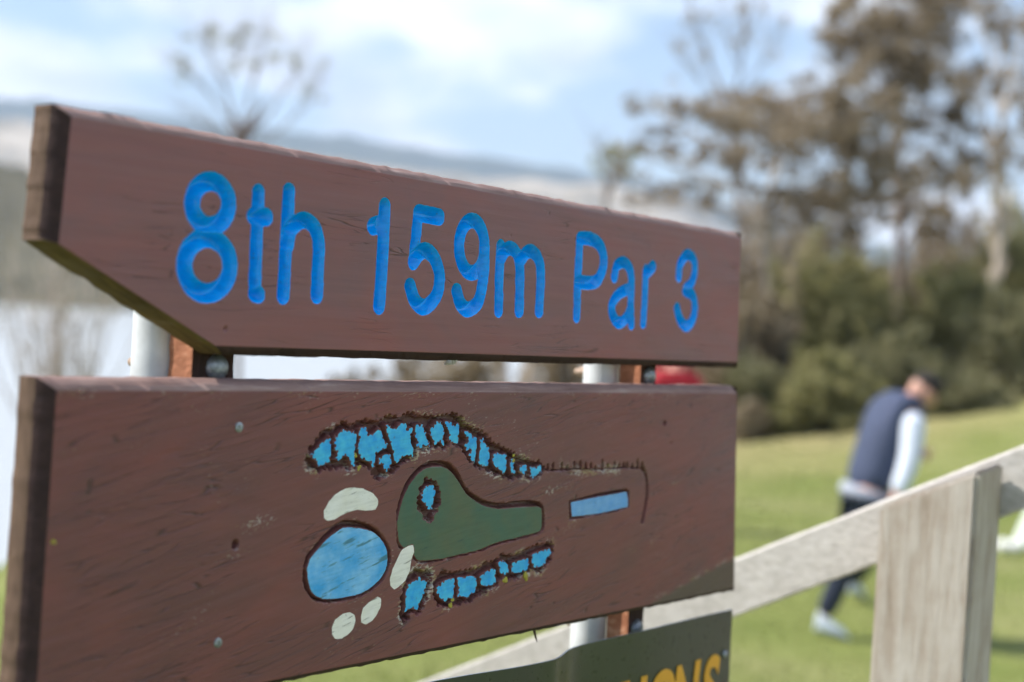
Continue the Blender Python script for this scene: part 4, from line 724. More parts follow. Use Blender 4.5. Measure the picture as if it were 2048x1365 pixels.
def face_head(parent, c, look, up, mats, cap=True):
    """head with brow, nose, jaw, ears; returns nothing"""
    look = Vector(look).normalized(); up = Vector(up).normalized(); sd = look.cross(up).normalized(); up = sd.cross(look)
    Mx = Matrix((sd, look, up)).transposed().to_4x4(); Mx.translation = Vector(c)
    bm = bmesh.new(); bmesh.ops.create_uvsphere(bm, u_segments=28, v_segments=20, radius=1)
    for v in bm.verts:
        x, y, z = v.co
        w = .077 * (1 - .22 * max(0, -z)); q = .098 * (1 - .10 * max(0, -z))
        px, py, pz = x * w, y * q, z * .118
        fr = max(0, y)
        nose = math.exp(-((px / .016) ** 2) - ((pz + .018) / .026) ** 2) * .026 * (fr > .6)
        eye = sum(math.exp(-(((px - s) / .015) ** 2) - ((pz - .008) / .012) ** 2) for s in (-.032, .032)) * .011 * (fr > .5)
        chin = math.exp(-((px / .03) ** 2) - ((pz + .098) / .022) ** 2) * .014 * (y > 0)
        mouth = math.exp(-((px / .026) ** 2) - ((pz + .058) / .006) ** 2) * .006 * (fr > .5)
        v.co = Mx @ Vector((px, py + nose - eye + chin - mouth, pz))
    me = bpy.data.meshes.new('head'); bm.to_mesh(me); bm.free(); h = link_mesh('head', me, mats['skin'], parent, True)
    for s in (-1, 1):
        mb = MB(); ellipsoid(mb, Mx @ Vector((s * .078, -.008, -.004)), (.011, .019, .031), Mx.to_3x3().to_4x4(), 10, 8); mb.build('ear', mats['skin'], h, True)
        mb = MB(); ellipsoid(mb, Mx @ Vector((s * .032, .083, .008)), (.012, .009, .008), Mx.to_3x3().to_4x4(), 10, 8); mb.build('eye', mats['cap'], h, True)
    mb = MB()
    prof = [(.086, .020), (.087, .045), (.080, .078), (.062, .104), (.034, .120), (.002, .124)]
    mb.lathe(prof, 24, 0, Mx @ Matrix.Translation((0, -.006, 0)) @ Matrix.Diagonal((.97, 1.17, 1, 1)))
    if cap:
        vs, fs = [], []
        for k in range(13):
            t = math.radians(-62 + 124 * k / 12)
            for r0, dz in ((.092, .034), (.172, .022), (.172, .018), (.092, .028)):
                vs.append(Mx @ Vector((math.sin(t) * r0 * .93, math.cos(t) * r0 * 1.02, dz - .012 * abs(math.sin(t)))))
        for k in range(12):
            for q in range(4): fs.append((k * 4 + q, k * 4 + (q + 1) % 4, k * 4 + 4 + (q + 1) % 4, k * 4 + 4 + q))
        mb.add(vs, fs)
    mb.build('cap' if cap else 'hair', mats['cap'], h, True)
def shoe(parent, heel, toe, mat, name='shoe'):
    h, t = Vector(heel), Vector(toe); f = (t - h); L = f.length; f.normalize(); s = f.cross(Vector((0, 0, 1))).normalized(); u = s.cross(f)
    mb = MB(); n = 12; rows = 9
    for j in range(rows):
        q = j / (rows - 1); w = .040 * math.sin(math.pi * min(.97, max(.12, q * .8 + .14))) ** .5; hh = .085 * (1 - q) ** 1.2 + .042 * min(1, (1.02 - q) * 4)
        for k in range(n):
            a_ = 2 * math.pi * k / n; mb.v.append(tuple(h + f * (L * q) + s * (w * math.cos(a_)) + u * (hh * .5 + hh * .5 * math.sin(a_))))
    for j in range(rows - 1):
        for k in range(n): mb.f.append((j * n + k, j * n + (k + 1) % n, (j + 1) * n + (k + 1) % n, (j + 1) * n + k)); mb.m.append(0)
    mb.f += [tuple(range(n))[::-1], tuple(range((rows - 1) * n, rows * n))]; mb.m += [0, 0]
    return mb.build(name, mat, parent, True)

def make_golfer():
    g0 = float(terrain(2.03, 8.74))
    root = empty('person', (0, 0, 0)); tag(root, 'person in navy vest, white sleeves and dark hair striding away beyond the handrail', 'person')
    J = dict(pelvis=((2.245, 8.77, 0.44), (.150, .115)), waist=((2.275, 8.78, 0.62), (.138, .105)), chest=((2.355, 8.80, 0.87), (.165, .120)),
             upper=((2.415, 8.83, 1.00), (.120, .090)), neck=((2.475, 8.85, 1.075), .055), skull=((2.55, 8.874, 1.11), .060),
             shR=((2.475, 8.68, 0.985), .072), elR=((2.452, 8.61, 0.725), .052), wrR=((2.372, 8.58, 0.500), .033), Rpalm=((2.352, 8.578, 0.43), (.040, .020)),
             shL=((2.395, 8.985, 1.00), .072), elL=((2.570, 9.13, 0.80), .052), wrL=((2.650, 9.20, 0.715), .033), Lpalm=((2.700, 9.215, 0.700), (.036, .020)),
             hipR=((2.225, 8.69, 0.39), .100), knR=((2.120, 8.68, 0.05), .066), anR=((2.010, 8.74, g0 + .12), .042),
             hipL=((2.265, 8.87, 0.39), .100), knL=((2.43, 9.23, 0.08), .066), anL=((2.40, 9.66, float(terrain(2.4, 9.66)) + .14), .042))
    E = [('pelvis', 'waist'), ('waist', 'chest'), ('chest', 'upper'), ('upper', 'neck'), ('neck', 'skull'), ('upper', 'shR'), ('shR', 'elR'), ('elR', 'wrR'), ('wrR', 'Rpalm'),
         ('upper', 'shL'), ('shL', 'elL'), ('elL', 'wrL'), ('wrL', 'Lpalm'), ('pelvis', 'hipR'), ('hipR', 'knR'), ('knR', 'anR'), ('pelvis', 'hipL'), ('hipL', 'knL'), ('knL', 'anL')]
    B = {k: (v[0], tuple(x * .72 for x in v[1]) if isinstance(v[1], tuple) else v[1] * .82) for k, v in J.items()}
    for k in ('Rpalm', 'Lpalm', 'wrR', 'wrL'): B[k] = J[k]
    for k in ('shR', 'shL'): B[k] = (J[k][0], .045)
    B['upper'] = (J['upper'][0], (.075, .06))
    EB = list(E)
    hand_chain(B, EB, J['wrR'][0], J['Rpalm'][0], (-.2, 0, -1), (.5, .85, 0), 'R'); hand_chain(B, EB, J['wrL'][0], J['Lpalm'][0], (1, .2, -.25), (0, .3, -1), 'L')
    skin('body', B, EB, M['skin'], root, 'pelvis')
    def sub(keys, grow, extra=None):
        d_ = {k: (J[k][0], tuple(x * grow for x in J[k][1]) if isinstance(J[k][1], tuple) else J[k][1] * grow) for k in keys}
        if extra: d_.update(extra)
        return d_, [(a_, b_) for a_, b_ in E if a_ in d_ and b_ in d_]
    d_ = {'p': ((2.243, 8.775, 0.475), (.182, .150)), 'w': ((2.275, 8.79, 0.64), (.170, .140)), 'c': ((2.345, 8.805, 0.86), (.195, .150)), 'u': ((2.415, 8.83, 1.01), (.150, .115)),
          'n': ((2.468, 8.846, 1.075), .088), 'r': ((2.470, 8.700, 0.985), .108), 'l': ((2.400, 8.965, 1.00), .108)}
    skin('vest', d_, [('p', 'w'), ('w', 'c'), ('c', 'u'), ('u', 'n'), ('u', 'r'), ('u', 'l')], M['navy'], root, 'p')
    mb = MB(); mb.lathe([(.168, -.045), (.180, -.040), (.178, .010), (.165, .02)], 24, 0, Matrix.Translation((2.252, 8.772, 0.485)) @ Matrix.Rotation(.28, 4, 'Y') @ Matrix.Diagonal((1.0, .84, 1, 1)))
    mb.build('shirt_hem', mat_plain('grey shirt hem', (0.36, 0.39, 0.46), .8, 0, .05), root, True)
    for s in 'RL':
        d_ = {'a': (Vector(J['sh' + s][0]) + Vector((0, 0, .03)), .088), 'b': (J['el' + s][0], .068), 'c': (Vector(J['wr' + s][0]), .054)}
        skin('sleeve', d_, [('a', 'b'), ('b', 'c')], M['shirt'], root, 'a')
    d_ = {'p': ((2.243, 8.772, 0.455), (.158, .122))}
    for s in 'RL': d_.update({'h' + s: (J['hip' + s][0], .112), 'k' + s: (J['kn' + s][0], .080), 'n' + s: (Vector(J['an' + s][0]) + Vector((0, 0, .01)), .062)})
    skin('trousers', d_, [('p', 'hR'), ('hR', 'kR'), ('kR', 'nR'), ('p', 'hL'), ('hL', 'kL'), ('kL', 'nL')], M['trousers'], root, 'p')
    shoe(root, (1.955, 8.74, g0 + .035), (2.165, 8.68, g0 + .004), M['shoe']); gl = float(terrain(2.4, 9.66)); shoe(root, (2.375, 9.62, gl + .07), (2.52, 9.80, gl + .004), M['shoe'])
    face_head(root, (2.588, 8.882, 1.125), (.80, .22, -.60), (.45, 0, 1), dict(skin=M['skin'], cap=M['cap']), cap=False)
make_golfer()

def make_red_person():
    x, y = 1.47, 12.7; g = float(terrain(x, y))
    root = empty('person', (0, 0, 0)); tag(root, 'person in red jacket glimpsed between the two boards beside the far pipe', 'person')
    P = lambda dx, dy, z: (x + dx, y + dy, g + z)
    J = dict(pelvis=(P(0, 0, .92), (.145, .11)), waist=(P(0, 0, 1.08), (.135, .10)), chest=(P(0, .01, 1.28), (.16, .115)), upper=(P(0, 0, 1.40), (.10, .08)), neck=(P(0, .01, 1.49), .052), skull=(P(0, .02, 1.57), .06),
             shR=(P(.185, 0, 1.395), .07), elR=(P(.235, -.03, 1.12), .05), wrR=(P(.235, -.12, .90), .033), Rpalm=(P(.235, -.15, .83), (.04, .02)),
             shL=(P(-.185, 0, 1.395), .07), elL=(P(-.235, -.03, 1.12), .05), wrL=(P(-.235, -.12, .90), .033), Lpalm=(P(-.235, -.15, .83), (.04, .02)),
             hipR=(P(.085, 0, .88), .1), knR=(P(.10, -.02, .48), .064), anR=(P(.11, .02, .09), .042), hipL=(P(-.085, 0, .88), .1), knL=(P(-.10, -.02, .48), .064), anL=(P(-.11, .02, .09), .042))
    E = [('pelvis', 'waist'), ('waist', 'chest'), ('chest', 'upper'), ('upper', 'neck'), ('neck', 'skull')]
    for s in 'RL': E += [('upper', 'sh' + s), ('sh' + s, 'el' + s), ('el' + s, 'wr' + s), ('wr' + s, s + 'palm'), ('pelvis', 'hip' + s), ('hip' + s, 'kn' + s), ('kn' + s, 'an' + s)]
    B = {k: (v[0], tuple(q * .9 for q in v[1]) if isinstance(v[1], tuple) else v[1] * .9) for k, v in J.items()}; EB = list(E)
    hand_chain(B, EB, J['wrR'][0], J['Rpalm'][0], (0, -.3, -1), (0, -1, .3), 'R'); hand_chain(B, EB, J['wrL'][0], J['Lpalm'][0], (0, -.3, -1), (0, -1, .3), 'L')
    skin('body', B, EB, M['skin'], root, 'pelvis')
    J['neck'] = (P(0, .005, 1.455), .058)
    ks = ['neck', 'pelvis', 'waist', 'chest', 'upper', 'shR', 'elR', 'wrR', 'shL', 'elL', 'wrL']
    d_ = {k: (J[k][0], tuple(q * 1.12 for q in J[k][1]) if isinstance(J[k][1], tuple) else J[k][1] * 1.22) for k in ks}
    skin('jacket', d_, [(a_, b_) for a_, b_ in E if a_ in d_ and b_ in d_], M['red'], root, 'pelvis')
    d_ = {k: (J[k][0], tuple(q * 1.06 for q in J[k][1]) if isinstance(J[k][1], tuple) else J[k][1] * 1.2) for k in ('pelvis', 'hipR', 'knR', 'anR', 'hipL', 'knL', 'anL')}
    skin('trousers', d_, [(a_, b_) for a_, b_ in E if a_ in d_ and b_ in d_], M['trousers'], root, 'pelvis')
    for s in (1, -1): shoe(root, P(.11 * s, .06, 0), P(.13 * s, -.20, 0), M['shoe'])
    face_head(root, P(0, .0, 1.62), (.1, -1, -.1), (0, 0, 1), dict(skin=M['skin'], cap=M['cap']), cap=False)
make_red_person()

# ---------------------------------------------------------------- golf bag and tee markers at the right
def make_bag():
    p = at(2052, 1072, 12.6); g = float(terrain(p.x, p.y)); root = empty('golf_bag', (p.x, p.y, g))
    tag(root, 'pale golf bag leaning on its stand at the right edge behind the handrail', 'golf bag')
    T = Matrix.Rotation(math.radians(20), 4, 'Y')
    mb = MB(); mb.lathe([(.115, .02), (.13, .03), (.125, .30), (.13, .55), (.14, .82), (.135, .84)], 24, 0, T); mb.build('bag', mat_plain('pale bag cloth', (0.62, 0.68, 0.62), .7), root, True, 50)
    mb = MB(); mb.lathe([(.145, .80), (.15, .81), (.15, .85), (.12, .86)], 24, 0, T); mb.build('collar', M['trousers'], root, True, 50)
    for s in (-1, 1):
        mb = MB(); mb.tube([T @ Vector((.10, s * .04, .72)), (.52, s * .22, .01)], .009, 8); mb.build('stand_leg', M['galv'], root, True)
    for k in range(6):
        a_ = k * 1.05; mb = MB(); b0 = T @ Vector((.06 * math.cos(a_), .06 * math.sin(a_), .80)); b1 = T @ Vector((.08 * math.cos(a_), .08 * math.sin(a_), 1.02 + .03 * (k % 3)))
        mb.tube([b0, b1], .006, 6); ellipsoid(mb, b1 + Vector((.02, 0, .02)), (.045, .025, .03)); mb.build('club', M['bolt'], root, True)
make_bag()
for k, (px, py, lb) in enumerate(((2008, 1062, 'left one of two round white tee markers on the grass by the golf bag'), (2030, 1082, 'right one of two round white tee markers on the grass by the golf bag'))):
    p = at(px, py, 12.2); g = float(terrain(p.x, p.y)); root = empty('tee_marker', (p.x, p.y, g)); tag(root, lb, 'tee marker', 'white tee markers')
    mb = MB(); mb.tube([(0, 0, -.06), (0, 0, .03)], .008, 8); mb.build('spike', M['bolt'], root)
    mb = MB(); ellipsoid(mb, (0, 0, .075), (.06, .06, .058)); mb.build('ball', mat_plain('white marker', (0.8, 0.8, 0.78), .3, 0, .03), root, True)

# ---------------------------------------------------------------- trees and scrub
M['bark'] = mat_bare_wood('pale gum bark', [(0.3, (0.26, 0.21, 0.17)), (0.55, (0.45, 0.39, 0.33)), (0.8, (0.58, 0.52, 0.46))], (8, 8, 1.2), .85, .02)
M['bark_dark'] = mat_bare_wood('grey-brown bark', [(0.3, (0.10, 0.08, 0.065)), (0.7, (0.24, 0.19, 0.16))], (8, 8, 1.2), .9, .02)
M['leaf_brown'] = mat_leaf('olive brown gum leaves', [(0.0, (0.19, 0.155, 0.105)), (0.5, (0.31, 0.255, 0.18)), (1.0, (0.42, 0.35, 0.26))], 0.5)
M['leaf_olive'] = mat_leaf('olive scrub leaves', [(0.0, (0.17, 0.17, 0.07)), (0.6, (0.31, 0.295, 0.13)), (1.0, (0.44, 0.40, 0.20))], 0.5)
M['leaf_dark'] = mat_leaf('dark green scrub leaves', [(0.0, (0.13, 0.135, 0.068)), (0.6, (0.25, 0.24, 0.125)), (1.0, (0.37, 0.34, 0.20))], 0.5)
M['leaf_dry'] = mat_leaf('dry straw leaves', [(0.0, (0.20, 0.15, 0.09)), (0.6, (0.32, 0.26, 0.17)), (1.0, (0.46, 0.39, 0.28))])
def leaf_cloud(name, clumps, mat, parent, size):
    """leaf-sized faces spread through ellipsoid clumps: (centre, radii, count)"""
    P, S = [], []
    for c, r, n in clumps:
        n = int(n); dv = RNG.normal(size=(n, 3)); dv /= np.linalg.norm(dv, axis=1)[:, None]
        rr = RNG.random(n) ** 0.45
        sub = RNG.normal(size=(max(4, n // 90), 3)) * 0.55; k = RNG.integers(0, len(sub), n)     # twig sprays inside the clump
        q = np.where((RNG.random(n) < 0.72)[:, None], np.clip(sub[k], -.95, .95) + dv * rr[:, None] * 0.26, dv * rr[:, None])
        P.append(np.array(c) + q * np.array(r)); S.append(np.full(n, size) * RNG.uniform(.6, 1.4, n))
    P = np.concatenate(P); S = np.concatenate(S); n = len(P)
    u = RNG.normal(size=(n, 3)); u /= np.linalg.norm(u, axis=1)[:, None]; t = RNG.normal(size=(n, 3)); w = np.cross(u, t); w /= np.linalg.norm(w, axis=1)[:, None]
    a_, b_ = u * S[:, None], w * (S * .42)[:, None]
    V = np.stack([P - a_, P + b_, P + a_, P - b_], 1).reshape(-1, 3)
    me = bpy.data.meshes.new(name); me.vertices.add(4 * n); me.loops.add(4 * n); me.polygons.add(n)
    me.vertices.foreach_set('co', V.ravel()); me.loops.foreach_set('vertex_index', np.arange(4 * n)); me.polygons.foreach_set('loop_start', np.arange(n) * 4)
    me.update(calc_edges=True); me.validate()
    return link_mesh(name, me, mat, parent)
def limb(mb, pts, r0, r1, twigs=0, spread=.5, seg=7):
    pts = [Vector(p) for p in pts]; fine = []
    for i in range(len(pts) - 1):
        for k in range(4):
            q = pts[i].lerp(pts[i + 1], k / 4); L = (pts[i + 1] - pts[i]).length
            fine.append(q + Vector((random.uniform(-1, 1), random.uniform(-1, 1), random.uniform(-.5, .5))) * L * .03 * (i + k > 0))
    fine.append(pts[-1]); n = len(fine)
    mb.tube(fine, [r0 + (r1 - r0) * k / (n - 1) for k in range(n)], seg)
    for _ in range(twigs):
        k = random.randrange(n // 3, n); b0 = fine[k]; dr = (fine[min(k + 1, n - 1)] - fine[k - 1]).normalized()
        dv = (dr + Vector((random.uniform(-1, 1), random.uniform(-1, 1), random.uniform(-.3, .9))) * .8).normalized(); L = spread * random.uniform(.4, 1.1)
        b1 = b0 + dv * L * .5 + Vector((0, 0, .05 * L)); b2 = b0 + dv * L + Vector((random.uniform(-.1, .1), random.uniform(-.1, .1), .14)) * L
        rr = max(.006, r1 * .8); mb.tube([b0, b1, b2], [rr, rr * .7, rr * .35], 5)
def gum_tree(label, dist, base, limbs, clumps, bark, leaf, size=.085, dens=1.0, twigs=5, name='gum_tree', spread=.9, group=None):
    """limbs and clumps are sketched on the photograph, then given depth: every limb leans to or fro, every clump is round"""
    b = at(base[0], base[1], dist); b.z = float(terrain(b.x, b.y)) - .1
    root = empty(name, b); tag(root, label, 'tree', group); pxm = dist / 2844.4; mb = MB(); cl = []
    for pts, r0, r1 in limbs:
        dd = [0.0]
        for _ in pts[1:]: dd.append(dd[-1] + random.uniform(-.6, .6) * pxm * 90)
        P = [at(x, y, dist + q) - b for (x, y), q in zip(pts, dd)]
        if pts[0] == base: P[0] = Vector((0, 0, 0))
        limb(mb, P, r0, r1, twigs, spread)
    for x, y, rx, ry in clumps:
        q = random.uniform(-1, 1) * pxm * 130; c = at(x, y, dist + q) - b
        cl.append((tuple(c), (1.2 * rx * pxm, (rx + ry) * .62 * pxm, 1.2 * ry * pxm), max(60, rx * ry * .42 * dens)))
    mb.build('trunk', bark, root, True)
    if cl: leaf_cloud('crown', cl, leaf, root, size)
    return root
GT = 'gum trees above the scrub at the right'
gum_tree('pale trunked gum with wide flat brown-olive crown beside the arrow board', 31, (1562, 885),
    [([(1562, 885), (1550, 700), (1538, 560), (1530, 470)], .17, .10), ([(1530, 470), (1500, 380), (1440, 300), (1330, 230)], .085, .025), ([(1530, 470), (1545, 370), (1570, 290), (1600, 215)], .085, .03),
     ([(1540, 560), (1600, 440), (1690, 330), (1740, 270)], .07, .025), ([(1500, 380), (1400, 350), (1290, 310), (1220, 300)], .045, .015), ([(1440, 300), (1410, 240), (1380, 215)], .03, .012), ([(1570, 290), (1510, 230), (1460, 205)], .03, .012), ([(1500, 400), (1430, 420), (1330, 400), (1260, 390)], .03, .01)],
    [(1600, 215, 115, 40), (1500, 225, 80, 38), (1700, 240, 90, 45), (1335, 212, 55, 20), (1240, 305, 26, 24), (1560, 275, 110, 40), (1650, 290, 80, 40), (1440, 250, 40, 22), (1270, 205, 30, 14), (1760, 300, 55, 40), (1590, 330, 60, 26), (1300, 400, 46, 24), (1420, 405, 40, 26), (1480, 330, 40, 22), (1640, 380, 70, 40), (1720, 400, 60, 40), (1560, 400, 50, 34), (1680, 180, 70, 24), (1380, 320, 50, 18), (1350, 270, 40, 16), (1780, 230, 50, 40), (1620, 250, 90, 30), (1410, 225, 60, 22), (1310, 300, 50, 18), (1450, 300, 56, 24), (1400, 370, 60, 20), (1260, 350, 40, 16), (1500, 440, 50, 26), (1600, 430, 60, 34), (1690, 450, 60, 34), (1780, 360, 60, 40), (1740, 330, 50, 34)],
    M['bark'], M['leaf_brown'], .070, .85, 10, group=GT)
gum_tree('tall gum with dense dark brown crown cut by the top of the picture', 36, (1800, 850),
    [([(1800, 850), (1800, 600), (1798, 420), (1795, 300)], .15, .09), ([(1795, 300), (1780, 200), (1750, 110), (1720, 60)], .07, .03), ([(1795, 300), (1850, 190), (1900, 90), (1930, -40)], .07, .03), ([(1798, 380), (1700, 250), (1620, 150)], .03, .01)],
    [(1720, 55, 75, 60), (1790, 70, 90, 75), (1760, 140, 75, 50), (1850, 30, 70, 60), (1800, 210, 42, 40), (1680, 110, 40, 34), (1900, -30, 90, 60), (1890, 260, 60, 36), (1960, 330, 60, 40), (1870, 340, 60, 44), (1830, 420, 70, 40), (1850, 150, 46, 50), (1930, 180, 50, 60)],
    M['bark_dark'], M['leaf_brown'], .08, 1.05, 8, group=GT)
gum_tree('slim pale gum with thin upright branches at the far right edge', 33, (1972, 850),
    [([(1972, 850), (1985, 640), (1998, 430), (2004, 250)], .15, .08), ([(2004, 250), (1990, 140), (1960, 40), (1930, -60)], .06, .02), ([(2004, 250), (2030, 140), (2060, 20), (2080, -90)], .06, .02), ([(1998, 430), (2050, 330), (2100, 220)], .05, .02), ([(2000, 330), (1960, 230), (1900, 150)], .04, .012), ([(2006, 230), (2000, 100), (2010, -40)], .04, .012)],
    [(2010, 40, 45, 60), (2060, 170, 45, 60), (1950, 170, 40, 40), (2030, 290, 50, 40), (1940, 360, 46, 30), (2080, 60, 50, 70)],
    M['bark'], M['leaf_brown'], .07, .7, 16, group=GT)
gum_tree('nearly bare tree of thin upright twigs left of the dark crown', 40, (1500, 860),
    [([(1500, 860), (1490, 560), (1475, 330), (1465, 240)], .12, .07), ([(1465, 240), (1430, 150), (1395, 70), (1370, -20)], .05, .014), ([(1465, 240), (1480, 140), (1490, 50), (1500, -50)], .05, .014), ([(1450, 210), (1400, 160), (1355, 110)], .03, .01), ([(1470, 200), (1530, 120), (1570, 40)], .03, .01), ([(1480, 140), (1450, 60), (1440, -20)], .03, .01)],
    [(1400, 60, 60, 50), (1470, 60, 60, 50), (1540, 80, 40, 50), (1380, 130, 30, 30)], M['bark_dark'], M['leaf_brown'], .07, .16, 14, spread=1.3, group=GT)
gum_tree('bare round-crowned tree seen faintly against clouds above the arrow board', 46, (488, 640),
    [([(488, 640), (486, 420), (484, 330), (480, 270)], .11, .08), ([(480, 270), (430, 200), (380, 150), (340, 125)], .05, .012), ([(480, 270), (450, 180), (420, 110), (405, 70)], .05, .012), ([(482, 280), (500, 180), (520, 110), (530, 62)], .05, .012),
     ([(482, 290), (545, 220), (590, 150), (610, 95)], .05, .012), ([(484, 310), (560, 260), (615, 210), (640, 160)], .04, .01), ([(450, 180), (480, 120), (480, 70)], .03, .01), ([(484, 320), (420, 260), (370, 220)], .035, .01)],
    [(420, 85, 55, 26), (520, 72, 60, 24), (590, 110, 45, 34), (355, 140, 40, 30), (480, 110, 60, 30), (620, 165, 26, 36)], M['bark_dark'], M['leaf_dark'], .06, .42, 24, name='bare_tree', spread=1.5)
gum_tree('thin bare sapling with drooping twigs just right of the arrow board top', 24, (1230, 860),
    [([(1230, 860), (1225, 600), (1215, 460), (1212, 380)], .06, .035), ([(1212, 380), (1205, 320), (1190, 270)], .025, .008), ([(1212, 400), (1240, 340), (1265, 300)], .025, .008)],
    [(1205, 330, 20, 26), (1250, 330, 22, 22), (1228, 300, 16, 16)], M['bark_dark'], M['leaf_olive'], .06, .5, 8, name='sapling', spread=.6)
for px, dist, top, lb in ((1000, 30, 520, 'pale straight trunk seen between the boards left of the far pipe'), (1062, 28, 500, 'second pale trunk seen between the boards next to the far pipe')):
    gum_tree(lb, dist, (px, 860), [([(px, 860), (px + 6, 700), (px + 2, top)], .13, .08), ([(px + 2, top), (px + 30, top - 40)], .05, .02)], [(px + 10, top - 10, 50, 30)], M['bark'], M['leaf_olive'], .08, .5, 4)

def shrub(label, px, top, dist, wpx, leaf, seed, size=.075, dens=1.0, stems=True):
    random.seed(seed); p = at(px, top, dist); g = float(terrain(p.x, p.y)); h = max(.5, p.z - g); w = wpx * dist / 2844.4
    root = empty('shrub', (p.x, p.y, g - .05)); tag(root, label, 'shrub', 'coastal scrub behind the grass'); cl = []; mb = MB()
    n = 9
    for k in range(n):
        a_ = 2.4 * k; q = math.sqrt((k + .3) / n); zc = h * (random.uniform(.30, .62) if q > .5 else random.uniform(.5, .74)); r = h * random.uniform(.20, .34)
        c = Vector((math.cos(a_) * q * w * .42, math.sin(a_) * q * w * .30, zc)); rx = w * random.uniform(.16, .26)
        cl.append((tuple(c), (rx, rx * .9, min(r, h * 1.02 - zc)), 1500 * dens * max(.5, min(2.2, rx * r * 1.2))))
        mb.tube([(c.x * .2, c.y * .2, 0), (c.x * .6, c.y * .6, c.z * .55), tuple(c)], [.05, .035, .012], 6)
    for k in range(7):
        a_ = random.uniform(0, 6.28); c = (math.cos(a_) * w * .38, math.sin(a_) * w * .28, h * .16); cl.append((c, (w * .2, w * .18, h * .18), 900 * dens))
    mb.build('trunk', M['bark_dark'], root, True); leaf_cloud('crown', cl, leaf, root, size); return root
SHR = [('low dark shrub at the foot of the pale gum trunk', 1530, 690, 27, 170, 'leaf_dark'), ('olive shrub right of the pale gum trunk, half its height', 1640, 505, 30, 250, 'leaf_olive'),
       ('bright olive round shrub above the walking person', 1760, 500, 31, 260, 'leaf_olive'), ('low olive shrub just left of the walking person', 1650, 680, 26.5, 220, 'leaf_olive'),
       ('broad shrub directly behind the walking person', 1790, 650, 28, 260, 'leaf_dark'), ('dark tall shrub right of the person below the slim gum', 1930, 500, 31, 250, 'leaf_olive'),
       ('very dark shrub at the right picture edge above the grass', 2040, 560, 29, 230, 'leaf_dark'), ('low dark green shrub on the crest right of the person', 1920, 720, 27.5, 220, 'leaf_dark'),
       ('tall pale olive shrub behind the others under the wide gum crown', 1700, 420, 37, 270, 'leaf_olive'), ('tall brownish shrub filling the gap below the dark crown', 1850, 400, 38, 270, 'leaf_brown'),
       ('grey dry shrub hidden mostly by the arrow board right end', 1440, 470, 34, 210, 'leaf_dry'), ('brown shrub between the boards right of the far pipe', 1360, 590, 30, 260, 'leaf_dry'),
       ('dull straw shrub seen between the boards left of the far pipe', 1130, 640, 29, 200, 'leaf_dry'), ('straw coloured shrub in the middle of the gap between boards', 900, 640, 27, 300, 'leaf_dry'),
       ('small pale shrub at the left in the gap between boards', 690, 715, 26, 110, 'leaf_dry'), ('far right tall olive shrub behind the slim pale gum', 2010, 420, 38, 260, 'leaf_olive'),
       ('pale dry shrub low at the crest beside the arrow board edge', 1500, 790, 26, 90, 'leaf_dry')]
SHR += [('pale dry scrub filling the space right of the arrow board edge', 1525, 500, 29, 170, 'leaf_dry'), ('grey-brown scrub under the wide crown left of the pale trunk', 1470, 600, 28, 150, 'leaf_dry'), ('loose brown-olive tall shrub beneath the right half of the wide crown', 1660, 350, 40, 250, 'leaf_brown'), ('loose tall brown shrub behind the pale gum fork', 1570, 360, 42, 220, 'leaf_brown'),
        ('tall loose shrub left of the slim pale gum trunk', 1930, 340, 41, 220, 'leaf_brown'), ('high thin olive shrub at the right edge behind everything', 2050, 370, 42, 180, 'leaf_olive')]
for k, (lb, px, top, dist, w, lf) in enumerate(SHR): shrub(lb, px, top, dist, w, M[lf], 100 + k, dens=(.55 if top < 410 else 1.0))
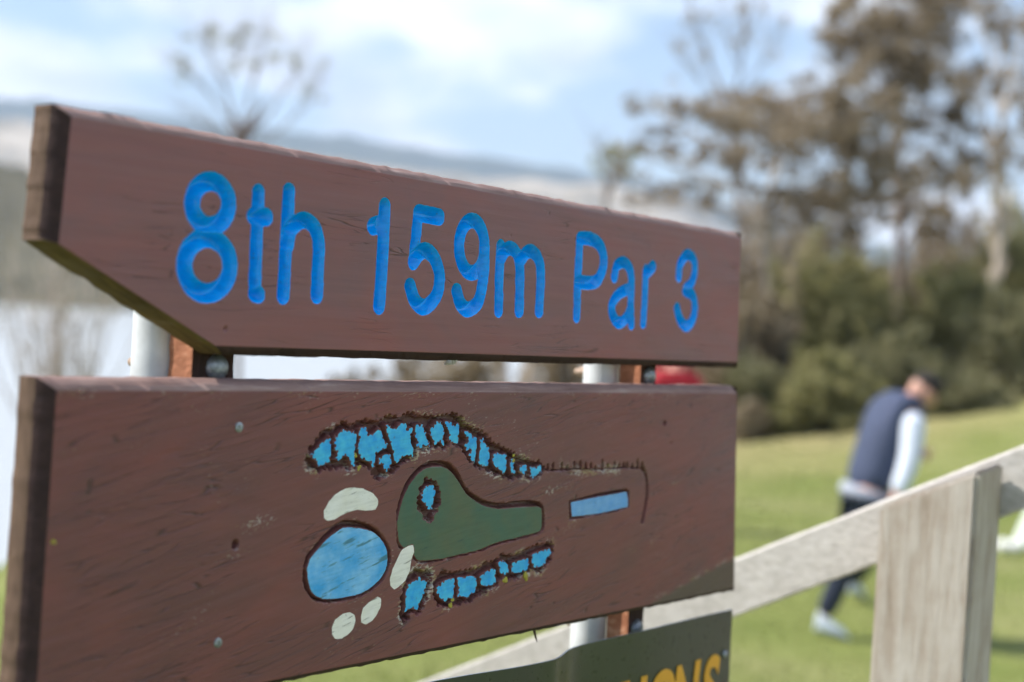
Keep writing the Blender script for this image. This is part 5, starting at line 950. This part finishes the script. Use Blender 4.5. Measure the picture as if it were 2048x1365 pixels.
# pale leafless shrub at the bluff edge, left
random.seed(77)
def twig_shrub():
    p = at(130, 560, 15); g = float(terrain(p.x, p.y)); root = empty('bare_shrub', (p.x, p.y, g)); tag(root, 'leafless pale twiggy shrub against the water below the arrow tip', 'shrub'); mb = MB()
    h = at(130, 500, 15).z - g
    for k in range(46):
        a_ = random.uniform(0, 6.28); q = random.uniform(.1, 1.0); e = Vector((math.cos(a_) * q * .95, math.sin(a_) * q * .7, h * random.uniform(.72, 1.0)))
        limb(mb, [(random.uniform(-.1, .1), random.uniform(-.1, .1), -.1), (e.x * .4, e.y * .4, e.z * .5), e], .018, .005, 6, .5, 5)
    mb.build('trunk', M['bark'], root, True)
twig_shrub()

# ---------------------------------------------------------------- short turf blades
def grass():
    n = 90000; y = 3.5 + 22 * RNG.random(n) ** 1.6; x = y * (.08 + .30 * RNG.normal(size=n)); z = terrain(x, y); ok = z > -1.2; x, y, z = x[ok], y[ok], z[ok]; n = len(x)
    h = RNG.uniform(.010, .030, n); a_ = RNG.random(n) * 6.28; w = .004 + .0007 * y; lx, ly = RNG.normal(size=n) * .5 * h, RNG.normal(size=n) * .5 * h
    V = np.stack([np.stack([x - w * np.cos(a_), y - w * np.sin(a_), z - .01], 1), np.stack([x + w * np.cos(a_), y + w * np.sin(a_), z - .01], 1), np.stack([x + lx, y + ly, z + h], 1)], 1).reshape(-1, 3)
    me = bpy.data.meshes.new('grass'); me.vertices.add(3 * n); me.loops.add(3 * n); me.polygons.add(n)
    me.vertices.foreach_set('co', V.ravel()); me.loops.foreach_set('vertex_index', np.arange(3 * n)); me.polygons.foreach_set('loop_start', np.arange(n) * 3); me.update(calc_edges=True)
    tag(link_mesh('grass', me, mat_leaf('turf blades', [(0, (0.11, 0.145, 0.03)), (.6, (0.175, 0.20, 0.055)), (1, (0.30, 0.275, 0.12))], .3)), 'short mown turf sloping away behind the sign', 'grass', kind='stuff')
grass()

# ---------------------------------------------------------------- sea haze
def haze():
    mb = MB(); mb.box((-5200, -1500, -13), (5200, 6600, 760)); mt = bpy.data.materials.new('haze'); mt.use_nodes = True; nt = mt.node_tree; nt.nodes.clear()
    o = nt.nodes.new('ShaderNodeOutputMaterial'); v = nt.nodes.new('ShaderNodeVolumePrincipled'); v.inputs['Color'].default_value = (.62, .77, 1, 1); v.inputs['Density'].default_value = HAZE
    nt.links.new(v.outputs[0], o.inputs['Volume']); tag(mb.build('haze', mt), 'thin bluish sea haze over the bay', 'haze', kind='stuff')
HAZE = 0.0002
haze()
